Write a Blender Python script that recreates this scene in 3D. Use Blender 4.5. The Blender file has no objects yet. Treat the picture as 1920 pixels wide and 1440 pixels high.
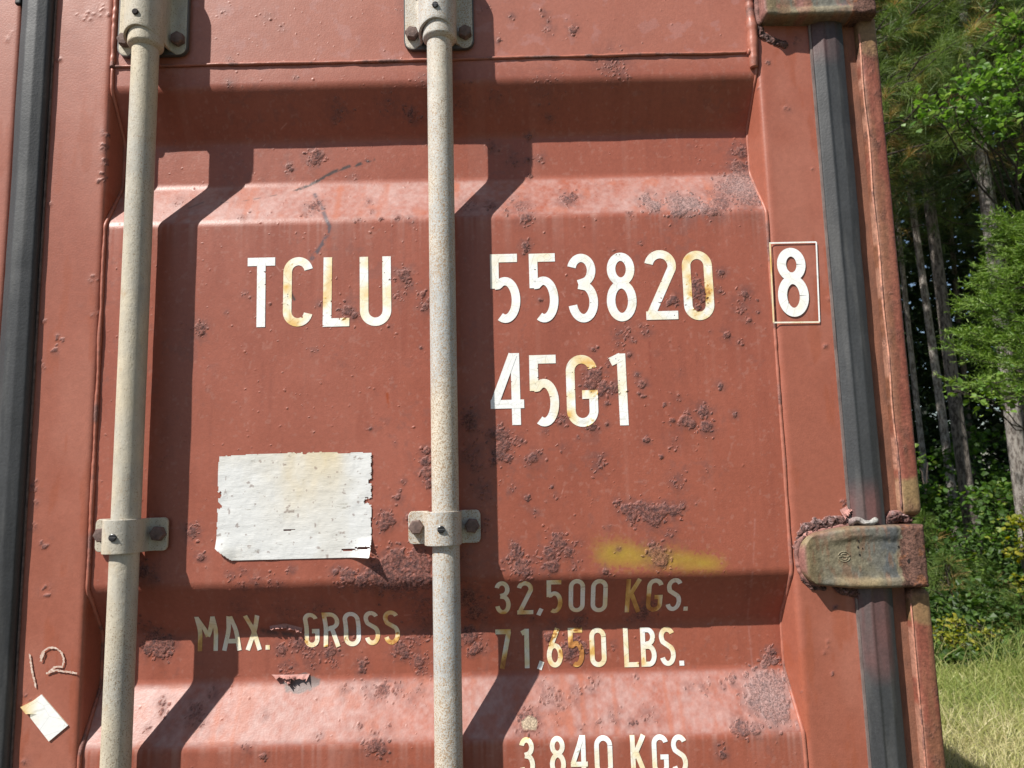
import bpy, math, random
import numpy as np
from mathutils import Vector, Matrix

# ---------------------------------------------------------------- camera, sky, sun, exposure
SC = bpy.context.scene
COL = SC.collection
YAW, PITCH, ROLL, FPX = 0.00334261, 0.13031057, -0.02497661, 1400.0
CAM_Y, CAM_Z = -1.06, 1.60

def cam_basis():
    cy, sy = math.cos(YAW), math.sin(YAW); cp, sp = math.cos(PITCH), math.sin(PITCH)
    cr, sr = math.cos(ROLL), math.sin(ROLL)
    fwd = np.array([sy*cp, cy*cp, sp]); right = np.array([cy, -sy, 0.]); up = np.cross(right, fwd)
    return right*cr+up*sr, -right*sr+up*cr, fwd
CR, CU, CF = cam_basis()
cd = bpy.data.cameras.new('camera'); cam = bpy.data.objects.new('camera', cd); COL.objects.link(cam)
cam.matrix_world = Matrix(((CR[0], CU[0], -CF[0], 0), (CR[1], CU[1], -CF[1], CAM_Y), (CR[2], CU[2], -CF[2], CAM_Z), (0, 0, 0, 1)))
cd.sensor_width = 36.0; cd.lens = FPX/1920*36.0; cd.clip_start = 0.05; cd.clip_end = 500
cd.dof.use_dof = True; cd.dof.focus_distance = 1.07; cd.dof.aperture_fstop = 13.0
SC.camera = cam

SUN_TRAVEL = Vector((1.235, 1.0, -1.82)).normalized()
sd = bpy.data.lights.new('sun', 'SUN'); sun = bpy.data.objects.new('sun', sd); COL.objects.link(sun)
sd.energy = 5.0; sd.angle = math.radians(0.5); sd.color = (1.0, 0.96, 0.90)
sun.rotation_euler = SUN_TRAVEL.to_track_quat('-Z', 'Y').to_euler()
W = bpy.data.worlds.new('World'); SC.world = W; W.use_nodes = True
wn = W.node_tree.nodes; wl = W.node_tree.links
sky = wn.new('ShaderNodeTexSky'); sky.sky_type = 'NISHITA'; sky.sun_disc = False
sky.sun_elevation = math.asin(-SUN_TRAVEL.z); sky.sun_rotation = math.atan2(-SUN_TRAVEL.x, -SUN_TRAVEL.y)
wl.new(sky.outputs[0], wn['Background'].inputs[0]); wn['Background'].inputs[1].default_value = 0.062
SC.view_settings.view_transform = 'Standard'; SC.view_settings.look = 'None'
SC.view_settings.exposure = 0.62; SC.view_settings.gamma = 1.0; SC.view_settings.use_curve_mapping = False
SC.cycles.max_bounces = 8; SC.cycles.transparent_max_bounces = 8
random.seed(7); RNG = np.random.default_rng(7)

def at(px, py, y=0.0):
    """point of the photograph (1920 px wide) on the vertical plane at depth y"""
    d = CF*FPX + CR*(px-960) + CU*(720-py)
    t = (y-CAM_Y)/d[1]
    return float(d[0]*t), float(CAM_Z+d[2]*t)

# ---------------------------------------------------------------- mesh helpers
def mesh_from(name, V, F4=None, F3=None, attrs=None, smooth=True):
    me = bpy.data.meshes.new(name)
    V = np.asarray(V, np.float32); n4 = 0 if F4 is None else len(F4); n3 = 0 if F3 is None else len(F3)
    me.vertices.add(len(V)); me.vertices.foreach_set('co', V.ravel())
    parts = []; tot = []
    if n4: parts.append(np.asarray(F4, np.int32).ravel()); tot.append(np.full(n4, 4, np.int32))
    if n3: parts.append(np.asarray(F3, np.int32).ravel()); tot.append(np.full(n3, 3, np.int32))
    loops = np.concatenate(parts); tot = np.concatenate(tot)
    me.loops.add(len(loops)); me.loops.foreach_set('vertex_index', loops)
    me.polygons.add(len(tot)); st = np.concatenate([[0], np.cumsum(tot)[:-1]]).astype(np.int32)
    me.polygons.foreach_set('loop_start', st)
    try: me.polygons.foreach_set('loop_total', tot)
    except Exception: pass
    me.polygons.foreach_set('use_smooth', np.full(len(tot), smooth))
    for k, a in (attrs or {}).items():
        a = np.asarray(a, np.float32)
        if a.ndim == 2:
            at_ = me.attributes.new(k, 'FLOAT_COLOR', 'POINT')
            c = np.ones((len(V), 4), np.float32); c[:, :a.shape[1]] = a
            at_.data.foreach_set('color', c.ravel())
        else:
            me.attributes.new(k, 'FLOAT', 'POINT').data.foreach_set('value', a)
    me.update(calc_edges=True); me.validate()
    return me

def link(name, me, mat, parent=None, label=None):
    o = bpy.data.objects.new(name, me); COL.objects.link(o)
    if mat is not None: me.materials.clear(); me.materials.append(mat)
    if parent is not None: o.parent = parent
    if label: o['label'] = label
    return o

def tag(o, label=None, cat=None, group=None, kind=None):
    if label: o['label'] = label
    if cat: o['category'] = cat
    if group: o['group'] = group
    if kind: o['kind'] = kind
    return o

def grid_faces(nr, nc, off=0, mask=None, flip=False):
    i = np.arange(nr-1)[:, None]; j = np.arange(nc-1)[None, :]
    a = i*nc+j
    q = np.stack([a, a+1, a+nc+1, a+nc], -1)
    if flip: q = q[..., ::-1]
    q = q.reshape(-1, 4)
    if mask is not None: q = q[mask.reshape(-1)]
    return q+off

_L = {}
def vnoise(x, y, scale, seed=0):
    """smooth value noise 0..1"""
    if seed not in _L: _L[seed] = np.random.default_rng(1000+seed).random((256, 256)).astype(np.float32)
    T = _L[seed]; x = np.asarray(x)/scale; y = np.asarray(y)/scale
    xi = np.floor(x).astype(int); yi = np.floor(y).astype(int); fx = x-xi; fy = y-yi
    fx = fx*fx*(3-2*fx); fy = fy*fy*(3-2*fy)
    a = T[xi & 255, yi & 255]; b = T[(xi+1) & 255, yi & 255]; c = T[xi & 255, (yi+1) & 255]; d = T[(xi+1) & 255, (yi+1) & 255]
    return (a*(1-fx)+b*fx)*(1-fy)+(c*(1-fx)+d*fx)*fy
def fbm(x, y, scale, seed=0, octv=4):
    s = 0; w = 1; t = 0
    for k in range(octv):
        s = s+w*vnoise(x, y, scale/2**k, seed+k*17); t += w; w *= 0.55
    return s/t
def sstep(a, b, x):
    t = np.clip((x-a)/(b-a), 0, 1); return t*t*(3-2*t)
def mixc(c, col, f):
    return c*(1-f[..., None])+np.asarray(col, float)*f[..., None]

class MB:
    """collects closed pieces of ONE mesh"""
    def __init__(s): s.v = []; s.f = []; s.n = 0
    def add(s, V, F):
        s.v += [tuple(map(float, p)) for p in V]; s.f += [tuple(i+s.n for i in f) for f in F]; s.n += len(V)
    def box(s, x0, x1, y0, y1, z0, z1):
        V = [(x, y, z) for x in (x0, x1) for y in (y0, y1) for z in (z0, z1)]
        s.add(V, [(0, 1, 3, 2), (4, 6, 7, 5), (0, 4, 5, 1), (2, 3, 7, 6), (0, 2, 6, 4), (1, 5, 7, 3)])
    def build(s, name, mat, parent=None, label=None, bevel=0, smooth=False):
        me = bpy.data.meshes.new(name); me.from_pydata(s.v, [], s.f); me.update()
        if smooth: me.polygons.foreach_set('use_smooth', [True]*len(me.polygons))
        o = link(name, me, mat, parent, label)
        if bevel:
            b = o.modifiers.new('Bevel', 'BEVEL'); b.width = bevel; b.segments = 3; b.limit_method = 'ANGLE'
        return o

def tube_data(path, rad, seg=10, closed_ends=True):
    """path Nx3, rad N -> verts, quads"""
    P = np.asarray(path, float); n = len(P); rad = np.broadcast_to(np.asarray(rad, float), (n,))
    T = np.gradient(P, axis=0); T /= np.linalg.norm(T, axis=1)[:, None]+1e-12
    ref = np.array([0.0, 1.0, 0.0])
    if abs(T[0] @ ref) > 0.9: ref = np.array([1.0, 0, 0])
    A = np.cross(T, ref); A /= np.linalg.norm(A, axis=1)[:, None]+1e-12; B = np.cross(T, A)
    th = np.linspace(0, 2*np.pi, seg, endpoint=False)
    V = P[:, None]+rad[:, None, None]*(A[:, None]*np.cos(th)[None, :, None]+B[:, None]*np.sin(th)[None, :, None])
    i = np.arange(n-1)[:, None]; j = np.arange(seg)[None]
    a = i*seg+j; b = i*seg+(j+1) % seg
    F = np.stack([a, b, b+seg, a+seg], -1).reshape(-1, 4)
    V = V.reshape(-1, 3)
    if closed_ends:
        c0 = len(V); V = np.vstack([V, P[0], P[-1]])
        j = np.arange(seg); e = (n-1)*seg
        F = np.vstack([F, np.stack([j, np.full(seg, c0), np.full(seg, c0), (j+1) % seg], -1)[:0]])
        T3 = np.vstack([np.stack([np.full(seg, c0), (j+1) % seg, j], -1), np.stack([np.full(seg, c0+1), e+j, e+(j+1) % seg], -1)])
        return V, F, T3
    return V, F, np.zeros((0, 3), int)

# ---------------------------------------------------------------- materials
def newmat(name):
    m = bpy.data.materials.new(name); m.use_nodes = True
    nt = m.node_tree; return m, nt, nt.nodes, nt.links, nt.nodes['Principled BSDF']
def nd(N, t, **k):
    n = N.new(t)
    for a, v in k.items(): setattr(n, a, v)
    return n
def ramp(N, L, src, stops):
    r = N.new('ShaderNodeValToRGB'); L.new(src, r.inputs[0])
    e = r.color_ramp.elements
    e[0].position, e[0].color = stops[0][0], (*stops[0][1], 1)
    e[1].position, e[1].color = stops[-1][0], (*stops[-1][1], 1)
    for p, c in stops[1:-1]:
        q = e.new(p); q.color = (*c, 1)
    return r.outputs[0]
def mix(N, L, f, a, b, mode='MIX'):
    m = N.new('ShaderNodeMix'); m.data_type = 'RGBA'; m.blend_type = mode
    for s, v in ((m.inputs[0], f), (m.inputs[6], a), (m.inputs[7], b)):
        if isinstance(v, (int, float)): s.default_value = v
        elif isinstance(v, tuple): s.default_value = (*v, 1)
        else: L.new(v, s)
    return m.outputs[2]
def noise(N, L, scale, detail=4, rough=0.6, vec=None, stretch=None):
    t = N.new('ShaderNodeTexCoord'); src = t.outputs['Object']
    if stretch:
        mp = N.new('ShaderNodeMapping'); mp.inputs['Scale'].default_value = stretch; L.new(src, mp.inputs[0]); src = mp.outputs[0]
    n = N.new('ShaderNodeTexNoise'); n.inputs['Scale'].default_value = scale; n.inputs['Detail'].default_value = detail
    n.inputs['Roughness'].default_value = rough; L.new(src, n.inputs['Vector']); return n.outputs[0]
def bump(N, L, bs, h, dist=0.001, strength=1.0, prev=None):
    b = N.new('ShaderNodeBump'); b.inputs['Distance'].default_value = dist; b.inputs['Strength'].default_value = strength
    L.new(h, b.inputs['Height'])
    if prev is not None: L.new(prev, b.inputs['Normal'])
    L.new(b.outputs[0], bs.inputs['Normal']); return b.outputs[0]

def mat_attr(name, rough0=0.42, fine=0.12, peel=0.0002, spec=0.36):
    """paint whose colour and roughness are stored on the mesh (rust spots, wear), with fine procedural grain"""
    m, nt, N, L, bs = newmat(name)
    c = nd(N, 'ShaderNodeAttribute', attribute_name='Col'); r = nd(N, 'ShaderNodeAttribute', attribute_name='Rust')
    n1 = noise(N, L, 160, 5, 0.7); n2 = noise(N, L, 9, 4, 0.6)
    g = ramp(N, L, n1, [(0.3, (1-fine*2.0,)*3), (0.7, (1+fine,)*3)])
    col = mix(N, L, 1.0, c.outputs['Color'], g, 'MULTIPLY')
    g2 = ramp(N, L, n2, [(0.3, (0.93, 0.91, 0.90)), (0.7, (1.05, 1.06, 1.07))])
    col = mix(N, L, 1.0, col, g2, 'MULTIPLY')
    # speckled dark and light grains inside rusty places only
    n3 = noise(N, L, 420, 3, 0.8)
    sp = ramp(N, L, n3, [(0.38, (0.45, 0.42, 0.42)), (0.6, (1.25, 1.2, 1.2))])
    rr = mix(N, L, 1.0, col, sp, 'MULTIPLY')
    col = mix(N, L, r.outputs['Fac'], col, rr)
    L.new(col, bs.inputs['Base Color'])
    mr = nd(N, 'ShaderNodeMapRange'); mr.inputs[3].default_value = rough0; mr.inputs[4].default_value = 0.85
    L.new(r.outputs['Fac'], mr.inputs[0]); L.new(mr.outputs[0], bs.inputs['Roughness'])
    bs.inputs['Specular IOR Level'].default_value = spec
    pv = bump(N, L, bs, noise(N, L, 350, 3, 0.6), peel)
    mul = nd(N, 'ShaderNodeMath', operation='MULTIPLY'); L.new(n3, mul.inputs[0]); L.new(r.outputs['Fac'], mul.inputs[1])
    bump(N, L, bs, mul.outputs[0], 0.0012, 1.0, pv)
    return m

M_PAINT = mat_attr('weathered_red_paint', 0.42, 0.06)
M_WORN = mat_attr('worn_metal', 0.6, 0.22, 0.0006, 0.35)

def mat_plain(name, col, col2, scale=30, rough=0.5, bd=0.0003, spec=0.5, metallic=0.0, stretch=None):
    m, nt, N, L, bs = newmat(name)
    n = noise(N, L, scale, 6, 0.65, stretch=stretch)
    L.new(ramp(N, L, n, [(0.32, col2), (0.62, col)]), bs.inputs['Base Color'])
    bs.inputs['Roughness'].default_value = rough; bs.inputs['Specular IOR Level'].default_value = spec
    bs.inputs['Metallic'].default_value = metallic
    if bd: bump(N, L, bs, noise(N, L, scale*8, 4, 0.7), bd)
    return m

def mat_cream(name, base, grey, speck, amount):
    m, nt, N, L, bs = newmat(name)
    big = noise(N, L, 7, 5, 0.65, stretch=(1, 1, 0.6))
    c = ramp(N, L, big, [(0.40, base), (0.60, grey)])
    lo = noise(N, L, 3, 3, 0.5)
    fine = noise(N, L, 520, 2, 0.55)
    s = nd(N, 'ShaderNodeMath', operation='MULTIPLY_ADD'); L.new(lo, s.inputs[0]); s.inputs[1].default_value = 0.35; L.new(fine, s.inputs[2])
    f = ramp(N, L, s.outputs[0], [(amount, (0, 0, 0)), (amount+0.05, (1, 1, 1))])
    c = mix(N, L, f, c, speck)
    g = ramp(N, L, noise(N, L, 60, 5, 0.8, stretch=(1, 1, 0.4)), [(0.3, (0.80, 0.79, 0.78)), (0.65, (1.06, 1.05, 1.04))])
    c = mix(N, L, 1.0, c, g, 'MULTIPLY')
    st = noise(N, L, 26, 4, 0.7)
    f2 = ramp(N, L, st, [(0.62, (0, 0, 0)), (0.78, (0.7, 0.7, 0.7))])
    c = mix(N, L, f2, c, (0.36, 0.24, 0.13))
    L.new(c, bs.inputs['Base Color']); bs.inputs['Roughness'].default_value = 0.62; bs.inputs['Specular IOR Level'].default_value = 0.3
    pv = bump(N, L, bs, noise(N, L, 500, 3, 0.7), 0.0005)
    bump(N, L, bs, noise(N, L, 120, 3, 0.6), 0.0008, 0.7, pv)
    return m
M_ROD1 = mat_cream('cream_galvanised', (0.52, 0.455, 0.335), (0.42, 0.40, 0.345), (0.30, 0.24, 0.17), 0.80)
M_ROD2 = mat_cream('speckled_galvanised', (0.56, 0.51, 0.42), (0.42, 0.43, 0.42), (0.37, 0.27, 0.18), 0.72)
M_BOLT = mat_plain('rusted_bolt', (0.19, 0.13, 0.11), (0.09, 0.06, 0.055), 120, 0.8, 0.001, 0.3)
M_BLACK = mat_plain('black_metal', (0.02, 0.02, 0.022), (0.01, 0.01, 0.01), 40, 0.35, 0)
M_HOLE = mat_plain('dark_rust_hole', (0.015, 0.009, 0.007), (0.008, 0.005, 0.004), 80, 0.9, 0)
M_CHANNEL = mat_plain('brown_rust', (0.26, 0.110, 0.066), (0.13, 0.062, 0.042), 45, 0.75, 0.0008, 0.3, stretch=(1, 1, 0.35))
M_RED_FLAT = mat_plain('red_container_paint', (0.31, 0.095, 0.062), (0.25, 0.07, 0.045), 6, 0.45, 0.0003)
M_TARP = mat_plain('dark_steel', (0.10, 0.09, 0.085), (0.05, 0.045, 0.04), 12, 0.6, 0.0005)

def mat_rubber():
    m, nt, N, L, bs = newmat('black_rubber')
    c = nd(N, 'ShaderNodeAttribute', attribute_name='Col')
    g = ramp(N, L, noise(N, L, 14, 6, 0.75, stretch=(1, 1, 0.15)), [(0.3, (0.72, 0.72, 0.72)), (0.7, (1.25, 1.25, 1.25))])
    col = mix(N, L, 1.0, c.outputs['Color'], g, 'MULTIPLY')
    g = ramp(N, L, noise(N, L, 240, 3, 0.7), [(0.3, (0.85, 0.85, 0.85)), (0.75, (1.2, 1.2, 1.2))])
    col = mix(N, L, 1.0, col, g, 'MULTIPLY')
    L.new(col, bs.inputs['Base Color']); bs.inputs['Roughness'].default_value = 0.55; bs.inputs['Specular IOR Level'].default_value = 0.4
    bump(N, L, bs, noise(N, L, 300, 3, 0.6), 0.0003)
    return m
M_RUBBER = mat_rubber()

def mat_decal():
    m, nt, N, L, bs = newmat('cream_lettering')
    s = nd(N, 'ShaderNodeAttribute', attribute_name='Stain')
    n = noise(N, L, 22, 3, 0.5)
    a = nd(N, 'ShaderNodeMath', operation='ADD'); L.new(s.outputs['Fac'], a.inputs[0]); L.new(n, a.inputs[1])
    a6 = nd(N, 'ShaderNodeMath', operation='MULTIPLY'); L.new(a.outputs[0], a6.inputs[0]); a6.inputs[1].default_value = 0.6
    c = ramp(N, L, a6.outputs[0], [(0.33, (0.80, 0.81, 0.79)), (0.52, (0.78, 0.69, 0.46)), (0.70, (0.70, 0.43, 0.13)), (0.88, (0.40, 0.17, 0.05))])
    vr = nd(N, 'ShaderNodeTexVoronoi', feature='DISTANCE_TO_EDGE'); vr.inputs['Scale'].default_value = 42
    tc = nd(N, 'ShaderNodeTexCoord'); L.new(tc.outputs['Object'], vr.inputs['Vector'])
    cr = ramp(N, L, vr.outputs['Distance'], [(0.006, (0.84, 0.83, 0.80)), (0.02, (1, 1, 1))])
    c = mix(N, L, 1.0, c, cr, 'MULTIPLY')
    L.new(c, bs.inputs['Base Color']); bs.inputs['Roughness'].default_value = 0.5; bs.inputs['Specular IOR Level'].default_value = 0.35
    bump(N, L, bs, noise(N, L, 200, 3, 0.6), 0.0003)
    return m
M_DECAL = mat_decal()

def mat_sticker():
    m, nt, N, L, bs = newmat('weathered_white_film')
    c = nd(N, 'ShaderNodeAttribute', attribute_name='Col')
    crk = noise(N, L, 38, 6, 0.75, stretch=(0.6, 1, 2.6))
    g = ramp(N, L, crk, [(0.33, (0.66, 0.64, 0.60)), (0.38, (1, 1, 1))])
    col = mix(N, L, 1.0, c.outputs['Color'], g, 'MULTIPLY')
    L.new(col, bs.inputs['Base Color']); bs.inputs['Roughness'].default_value = 0.65; bs.inputs['Specular IOR Level'].default_value = 0.25
    bump(N, L, bs, crk, 0.0010, 0.7)
    return m
M_STICKER = mat_sticker()

# ---------------------------------------------------------------- the shipping container
CX = -0.700                     # centre line of the box
XR = 0.569; XL = CX-(XR-CX)     # outer faces
container = bpy.data.objects.new('shipping_container', None); COL.objects.link(container); container.location = (CX, 0, 0.0)
tag(container, 'red rust-spotted steel shipping container standing in front of the wood, doors closed', 'shipping container')
def cpart(o):                   # keep world coordinates under the moved empty
    o.parent = container; o.matrix_parent_inverse = Matrix.Translation((-CX, 0, 0)); return o

REC = 0.044
KEYS = []                       # outer profile of the pressed door: (z, depth)
for zt in (0.601, -0.133, -0.862):
    KEYS += [(zt, 0), (zt-0.067, REC), (zt-0.067-0.071, REC), (zt-0.212, 0)]
KEYS = sorted([(CAM_Z+z, d) for z, d in KEYS])
KZ = np.array([0.2]+[k[0] for k in KEYS]+[2.75]); KD = np.array([0]+[k[1] for k in KEYS]+[0])
def profile(z):                 # with bend radii (smoothed corners)
    z = np.asarray(z, float); r = 0.006; s = 0
    for o in (-1, -0.5, 0, 0.5, 1): s = s+np.interp(z+o*r, KZ, KD)
    return s/5

CL = """760 12 20 .3;905 12 14 .4;936 76 6 .9;1074 57 9 1;1030 55 10 .5;960 32 6 .8;1021 25 6 .8;1028 40 5 .8;1150 120 22 .8;1160 132 14 .8;1130 114 12 .5;1020 160 26 .4;795 150 12 .6;430 112 5 .5;
431 158 7 .8;555 145 6 .6;500 30 10 .3;530 50 8 .3;420 22 8 .3;640 215 16 .7;632 232 8 .7;773 220 14 .9;735 200 20 .5;860 190 26 .5;820 175 24 .4;1028 232 8 .7;930 190 16 .4;
594 290 15 1;590 300 14 .9;540 312 6 1;546 318 5 1;660 332 8 .5;925 277 10 .7;991 258 7 1;965 305 12 .5;1010 298 9 .8;990 300 6 .9;995 327 6 .9;962 290 8 .5;1390 285 18 1;1385 310 16 1;1395 325 20 1.2;1375 330 12 1;
1395 350 26 1.4;1380 345 24 1.2;1405 370 22 1.4;1350 378 22 1;1365 350 18 1;1065 372 14 1.2;1075 368 10 1;1212 372 14 1;1225 385 16 1.2;1270 375 14 1;1295 378 18 1.2;1275 392 20 1;1320 390 14 1;1340 395 14 1;
920 385 10 .8;975 385 16 .7;985 408 12 .9;960 380 14 .5;587 385 14 .9;575 400 8 .7;690 378 7 .7;698 395 6 .6;880 385 16 .6;1180 400 6 .8;950 395 8 .8;745 408 6 .9;714 410 4 .9;672 414 6 .8;770 412 8 .6;335 375 10 .6;
455 408 8 .6;985 460 9 1;985 470 6 1;1202 455 4 .8;1150 470 4 .6;375 614 11 1.1;378 622 8 1;463 552 7 .6;424 586 4 .6;506 570 3 .8;587 656 6 .8;600 570 6 .6;
757 518 16 .9;765 530 14 .8;745 555 12 .5;752 560 8 .4;793 552 8 .9;798 575 10 .9;652 584 12 1;665 592 8 1;1013 562 4 1;789 652 3 1;1263 563 10 1.1;1255 568 8 .9;1306 533 12 1;1310 548 16 1.1;1318 560 10 1;
1352 512 8 .9;1350 548 8 .8;1397 552 10 .9;1390 575 16 .6;1400 590 10 .6;1405 600 6 .9;1310 577 8 1;1363 628 8 1;1388 642 6 .8;1422 586 3 .9;1330 622 4 .4;1165 628 12 .8;1180 612 8 .6;1210 622 10 .7;1200 608 8 .5;
1185 640 8 .7;1163 645 8 .7;1180 665 5 1;1112 655 5 .9;1120 652 3 .8;1117 705 16 1.2;1110 722 14 1.2;1130 725 12 1.2;1125 738 8 1;1152 728 12 1.1;1140 682 8 .6;1195 702 5 .9;1205 720 8 1.2;1198 738 4 1;1230 662 5 .4;
1272 745 5 .8;1246 758 4 .9;1138 757 5 .9;1205 743 4 .9;1110 800 10 1.2;1138 795 4 1;1022 808 6 .7;1055 785 10 .8;1050 792 6 .9;975 828 10 .7;998 858 12 .9;990 866 8 .8;1010 850 6 .8;1058 838 8 .5;1082 820 4 .6;
1125 862 10 .8;1120 876 8 .8;1262 788 6 1;1285 790 12 1.3;1295 795 10 1.2;1325 800 12 1.3;1290 772 6 .8;1320 770 12 1;1352 722 6 1;1377 778 5 1;1213 825 6 1.1;1240 857 5 1.1;1262 830 12 .5;1270 902 12 .8;1285 880 6 .5;
940 815 14 1.3;945 835 14 1.4;935 850 14 1.2;950 860 10 1;925 865 8 1;880 785 16 .9;885 800 12 .9;880 850 18 .8;890 872 14 .7;905 920 14 .8;925 815 10 1;800 845 8 1.3;798 865 10 1.4;800 885 12 1.4;805 905 8 1.2;
757 905 6 .8;745 933 7 1;750 920 4 .7;725 970 12 1.3;722 985 10 1.3;735 978 8 1.2;768 972 8 1.2;695 803 4 .9;742 831 4 .8;988 934 5 1.2;1035 913 3 1.1;955 920 5 .7;962 918 4 .8;1043 930 4 .6;1005 962 6 .7;
1158 942 6 1.1;1172 955 10 1.2;1200 950 12 1.3;1215 962 16 1.4;1240 958 16 1.4;1262 958 12 1.2;1185 965 12 1.1;1228 975 14 1.1;1280 950 8 .9;1195 985 6 .6;1230 1035 14 1.3;1240 1050 14 1.3;1255 1002 10 .8;1225 1020 8 .9;
968 1040 14 1.2;975 1060 14 1.3;985 1072 12 1.2;950 1055 10 .8;965 1025 10 .9;1000 1050 10 .7;1030 1040 14 1;1050 1018 14 1;1065 1035 12 .9;1035 1062 14 1;1045 1010 12 .9;1080 1022 8 .7;1075 1060 10 .7;1160 1030 5 .8;1135 1072 8 1;1140 988 6 .5;
745 1048 18 1.5;725 1060 20 1.5;705 1078 22 1.5;760 1068 20 1.5;790 1062 20 1.5;790 1085 20 1.3;680 1090 16 1.2;655 1082 14 1.2;735 1088 22 1.4;770 1095 20 1.2;715 1095 16 1.1;645 1075 10 1;780 1040 14 1.1;640 1098 10 .8;
360 998 12 1;365 988 8 .7;376 1045 8 1;432 1082 8 .8;455 1072 8 .6;480 1090 14 .6;545 1070 7 .8;630 1072 8 1;515 1095 12 .6;452 1098 10 .6;270 1070 14 .9;285 1080 10 .8;270 1175 14 .8;290 1188 12 1;
290 1205 14 1.6;305 1212 16 1.8;318 1206 12 1.6;280 1215 12 1.4;300 1222 12 1.4;875 1120 22 1;890 1150 18 1;880 1190 18 1.1;895 1215 12 1.1;850 1100 20 .8;860 1060 20 .5;795 1130 22 .8;800 1170 22 .8;780 1205 16 .8;
750 1215 14 1.2;760 1228 10 1;680 1245 8 1.2;678 1256 6 1;785 1240 14 .9;792 1255 10 .8;887 1222 8 1.2;820 1230 10 .6;650 1195 12 .7;535 1150 20 .5;600 1145 16 .5;450 1140 16 .5;620 1222 14 .9;590 1235 18 .7;540 1250 14 .8;630 1240 10 .8;
575 1215 14 .8;530 1218 10 1;560 1205 14 .9;535 1262 8 .8;370 1335 14 .8;375 1350 10 .7;308 1318 10 .8;310 1330 8 .7;278 1362 5 .8;500 1338 6 .6;405 1300 8 .6;718 1290 14 .9;705 1295 10 .8;745 1290 10 .8;788 1288 8 .7;
648 1290 8 .7;685 1285 8 .6;770 1310 8 .5;675 1360 5 .8;730 1365 6 .6;1115 1275 8 .7;1108 1290 6 .7;1028 1300 16 .7;1040 1310 14 .7;1052 1320 8 .6;1080 1292 10 .6;1075 1310 10 .5;990 1350 18 1.1;985 1362 12 .9;975 1342 8 .8;
1150 1338 8 .6;1155 1350 6 .6;1185 1356 6 .9;1120 1355 6 .8;1092 1366 6 .7;1045 1350 8 .5;1218 1345 12 .6;461 1400 7 .8;495 1418 6 1.2;700 1398 16 1;715 1408 10 1;600 1378 6 .6;1190 1270 8 .5;1320 1285 10 .6;1290 1285 6 .5;
1445 1222 9 1.5;1440 1235 10 1.7;1452 1240 8 1.6;1432 1246 7 1.3;1430 1275 18 1.4;1450 1280 18 1.4;1415 1295 18 1.3;1440 1305 22 1.4;1460 1315 18 1.3;1410 1315 14 1.1;1445 1335 18 1.2;1470 1340 12 1.2;1370 1275 8 .9;1355 1285 6 .8;
1388 1362 12 1.3;1395 1372 10 1.2;1418 1368 10 1.1;1378 1368 8 .9;1355 1415 8 1;1350 1400 6 .8;1030 1195 12 .9;1085 1165 12 1;1075 1210 16 1.4;1065 1222 14 1.3;1090 1215 12 1.2;1040 1170 10 .7;1150 1210 6 .5;1205 1240 4 .6;1320 1290 6 .5;
1205 1150 14 1;1215 1140 12 1;1180 1165 8 .7;980 1150 8 .8;1000 1162 6 .8;900 985 14 .6;300 870 8 .2;1330 880 10 .3;1300 940 8 .3;1270 700 8 .3"""
CLUST = []
for t in CL.replace('\n', '').split(';'):
    if t.strip(): CLUST.append(tuple(float(v) for v in t.split()))

def dense(a, b, lo, hi, step, coarse):
    """coordinates a..b, fine between lo and hi"""
    out = [np.arange(max(a, lo), min(b, hi), step)]
    if a < lo: out.insert(0, np.arange(a, lo-1e-6, coarse))
    if b > hi: out.append(np.arange(hi, b-1e-6, coarse))
    return np.unique(np.concatenate(out+[[b]]))

STEP = 0.00125
PX0, PX1 = -0.589, 0.3865
gx = np.linspace(PX0, PX1, int((PX1-PX0)/STEP)); gz = dense(0.20, 2.75, CAM_Z-0.43, CAM_Z+0.76, STEP, 0.02)
GX, GZ = np.meshgrid(gx, gz)
iz0 = int(np.searchsorted(gz, CAM_Z-0.43)); DX = gx[1]-gx[0]

bumpH = np.zeros_like(GX); rust = np.zeros_like(GX); halo = np.zeros_like(GX); drip = np.zeros_like(GX)
def stamp(x, z, r, fn, reach=1.0):
    i0, i1 = np.searchsorted(gz, (z-r*reach, z+r*reach)); j0, j1 = np.searchsorted(gx, (x-r*reach, x+r*reach))
    if i1 <= i0 or j1 <= j0: return
    s = (slice(i0, i1), slice(j0, j1)); fn(s, np.hypot(GX[s]-x, GZ[s]-z)/r)
painted = np.zeros_like(GX)
def blister(x, z, r, h, a, pt=0.0):
    # lumpy flake: an uneven cap, so that clusters read as scabs rather than balls
    el = RNG.uniform(0.6, 1.6); th = RNG.uniform(0, 3.14)
    def f(s, d):
        dx = GX[s]-x; dz = GZ[s]-z
        u = (dx*math.cos(th)+dz*math.sin(th))/(r*el); v = (-dx*math.sin(th)+dz*math.cos(th))/(r/el)
        q = np.clip(1-(u*u+v*v)-0.5*(vnoise(GX[s], GZ[s], 0.0026, 4)-0.4), 0, 1)
        hh = h*q**0.7*(0.55+0.9*vnoise(GX[s], GZ[s], 0.0028, 3)); new = hh > bumpH[s]
        bumpH[s] = np.maximum(bumpH[s], hh); painted[s] = np.where(new, pt, painted[s])
        rust[s] = np.maximum(rust[s], a*sstep(0, 0.3, q))
    stamp(x, z, r*1.7, f)
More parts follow.
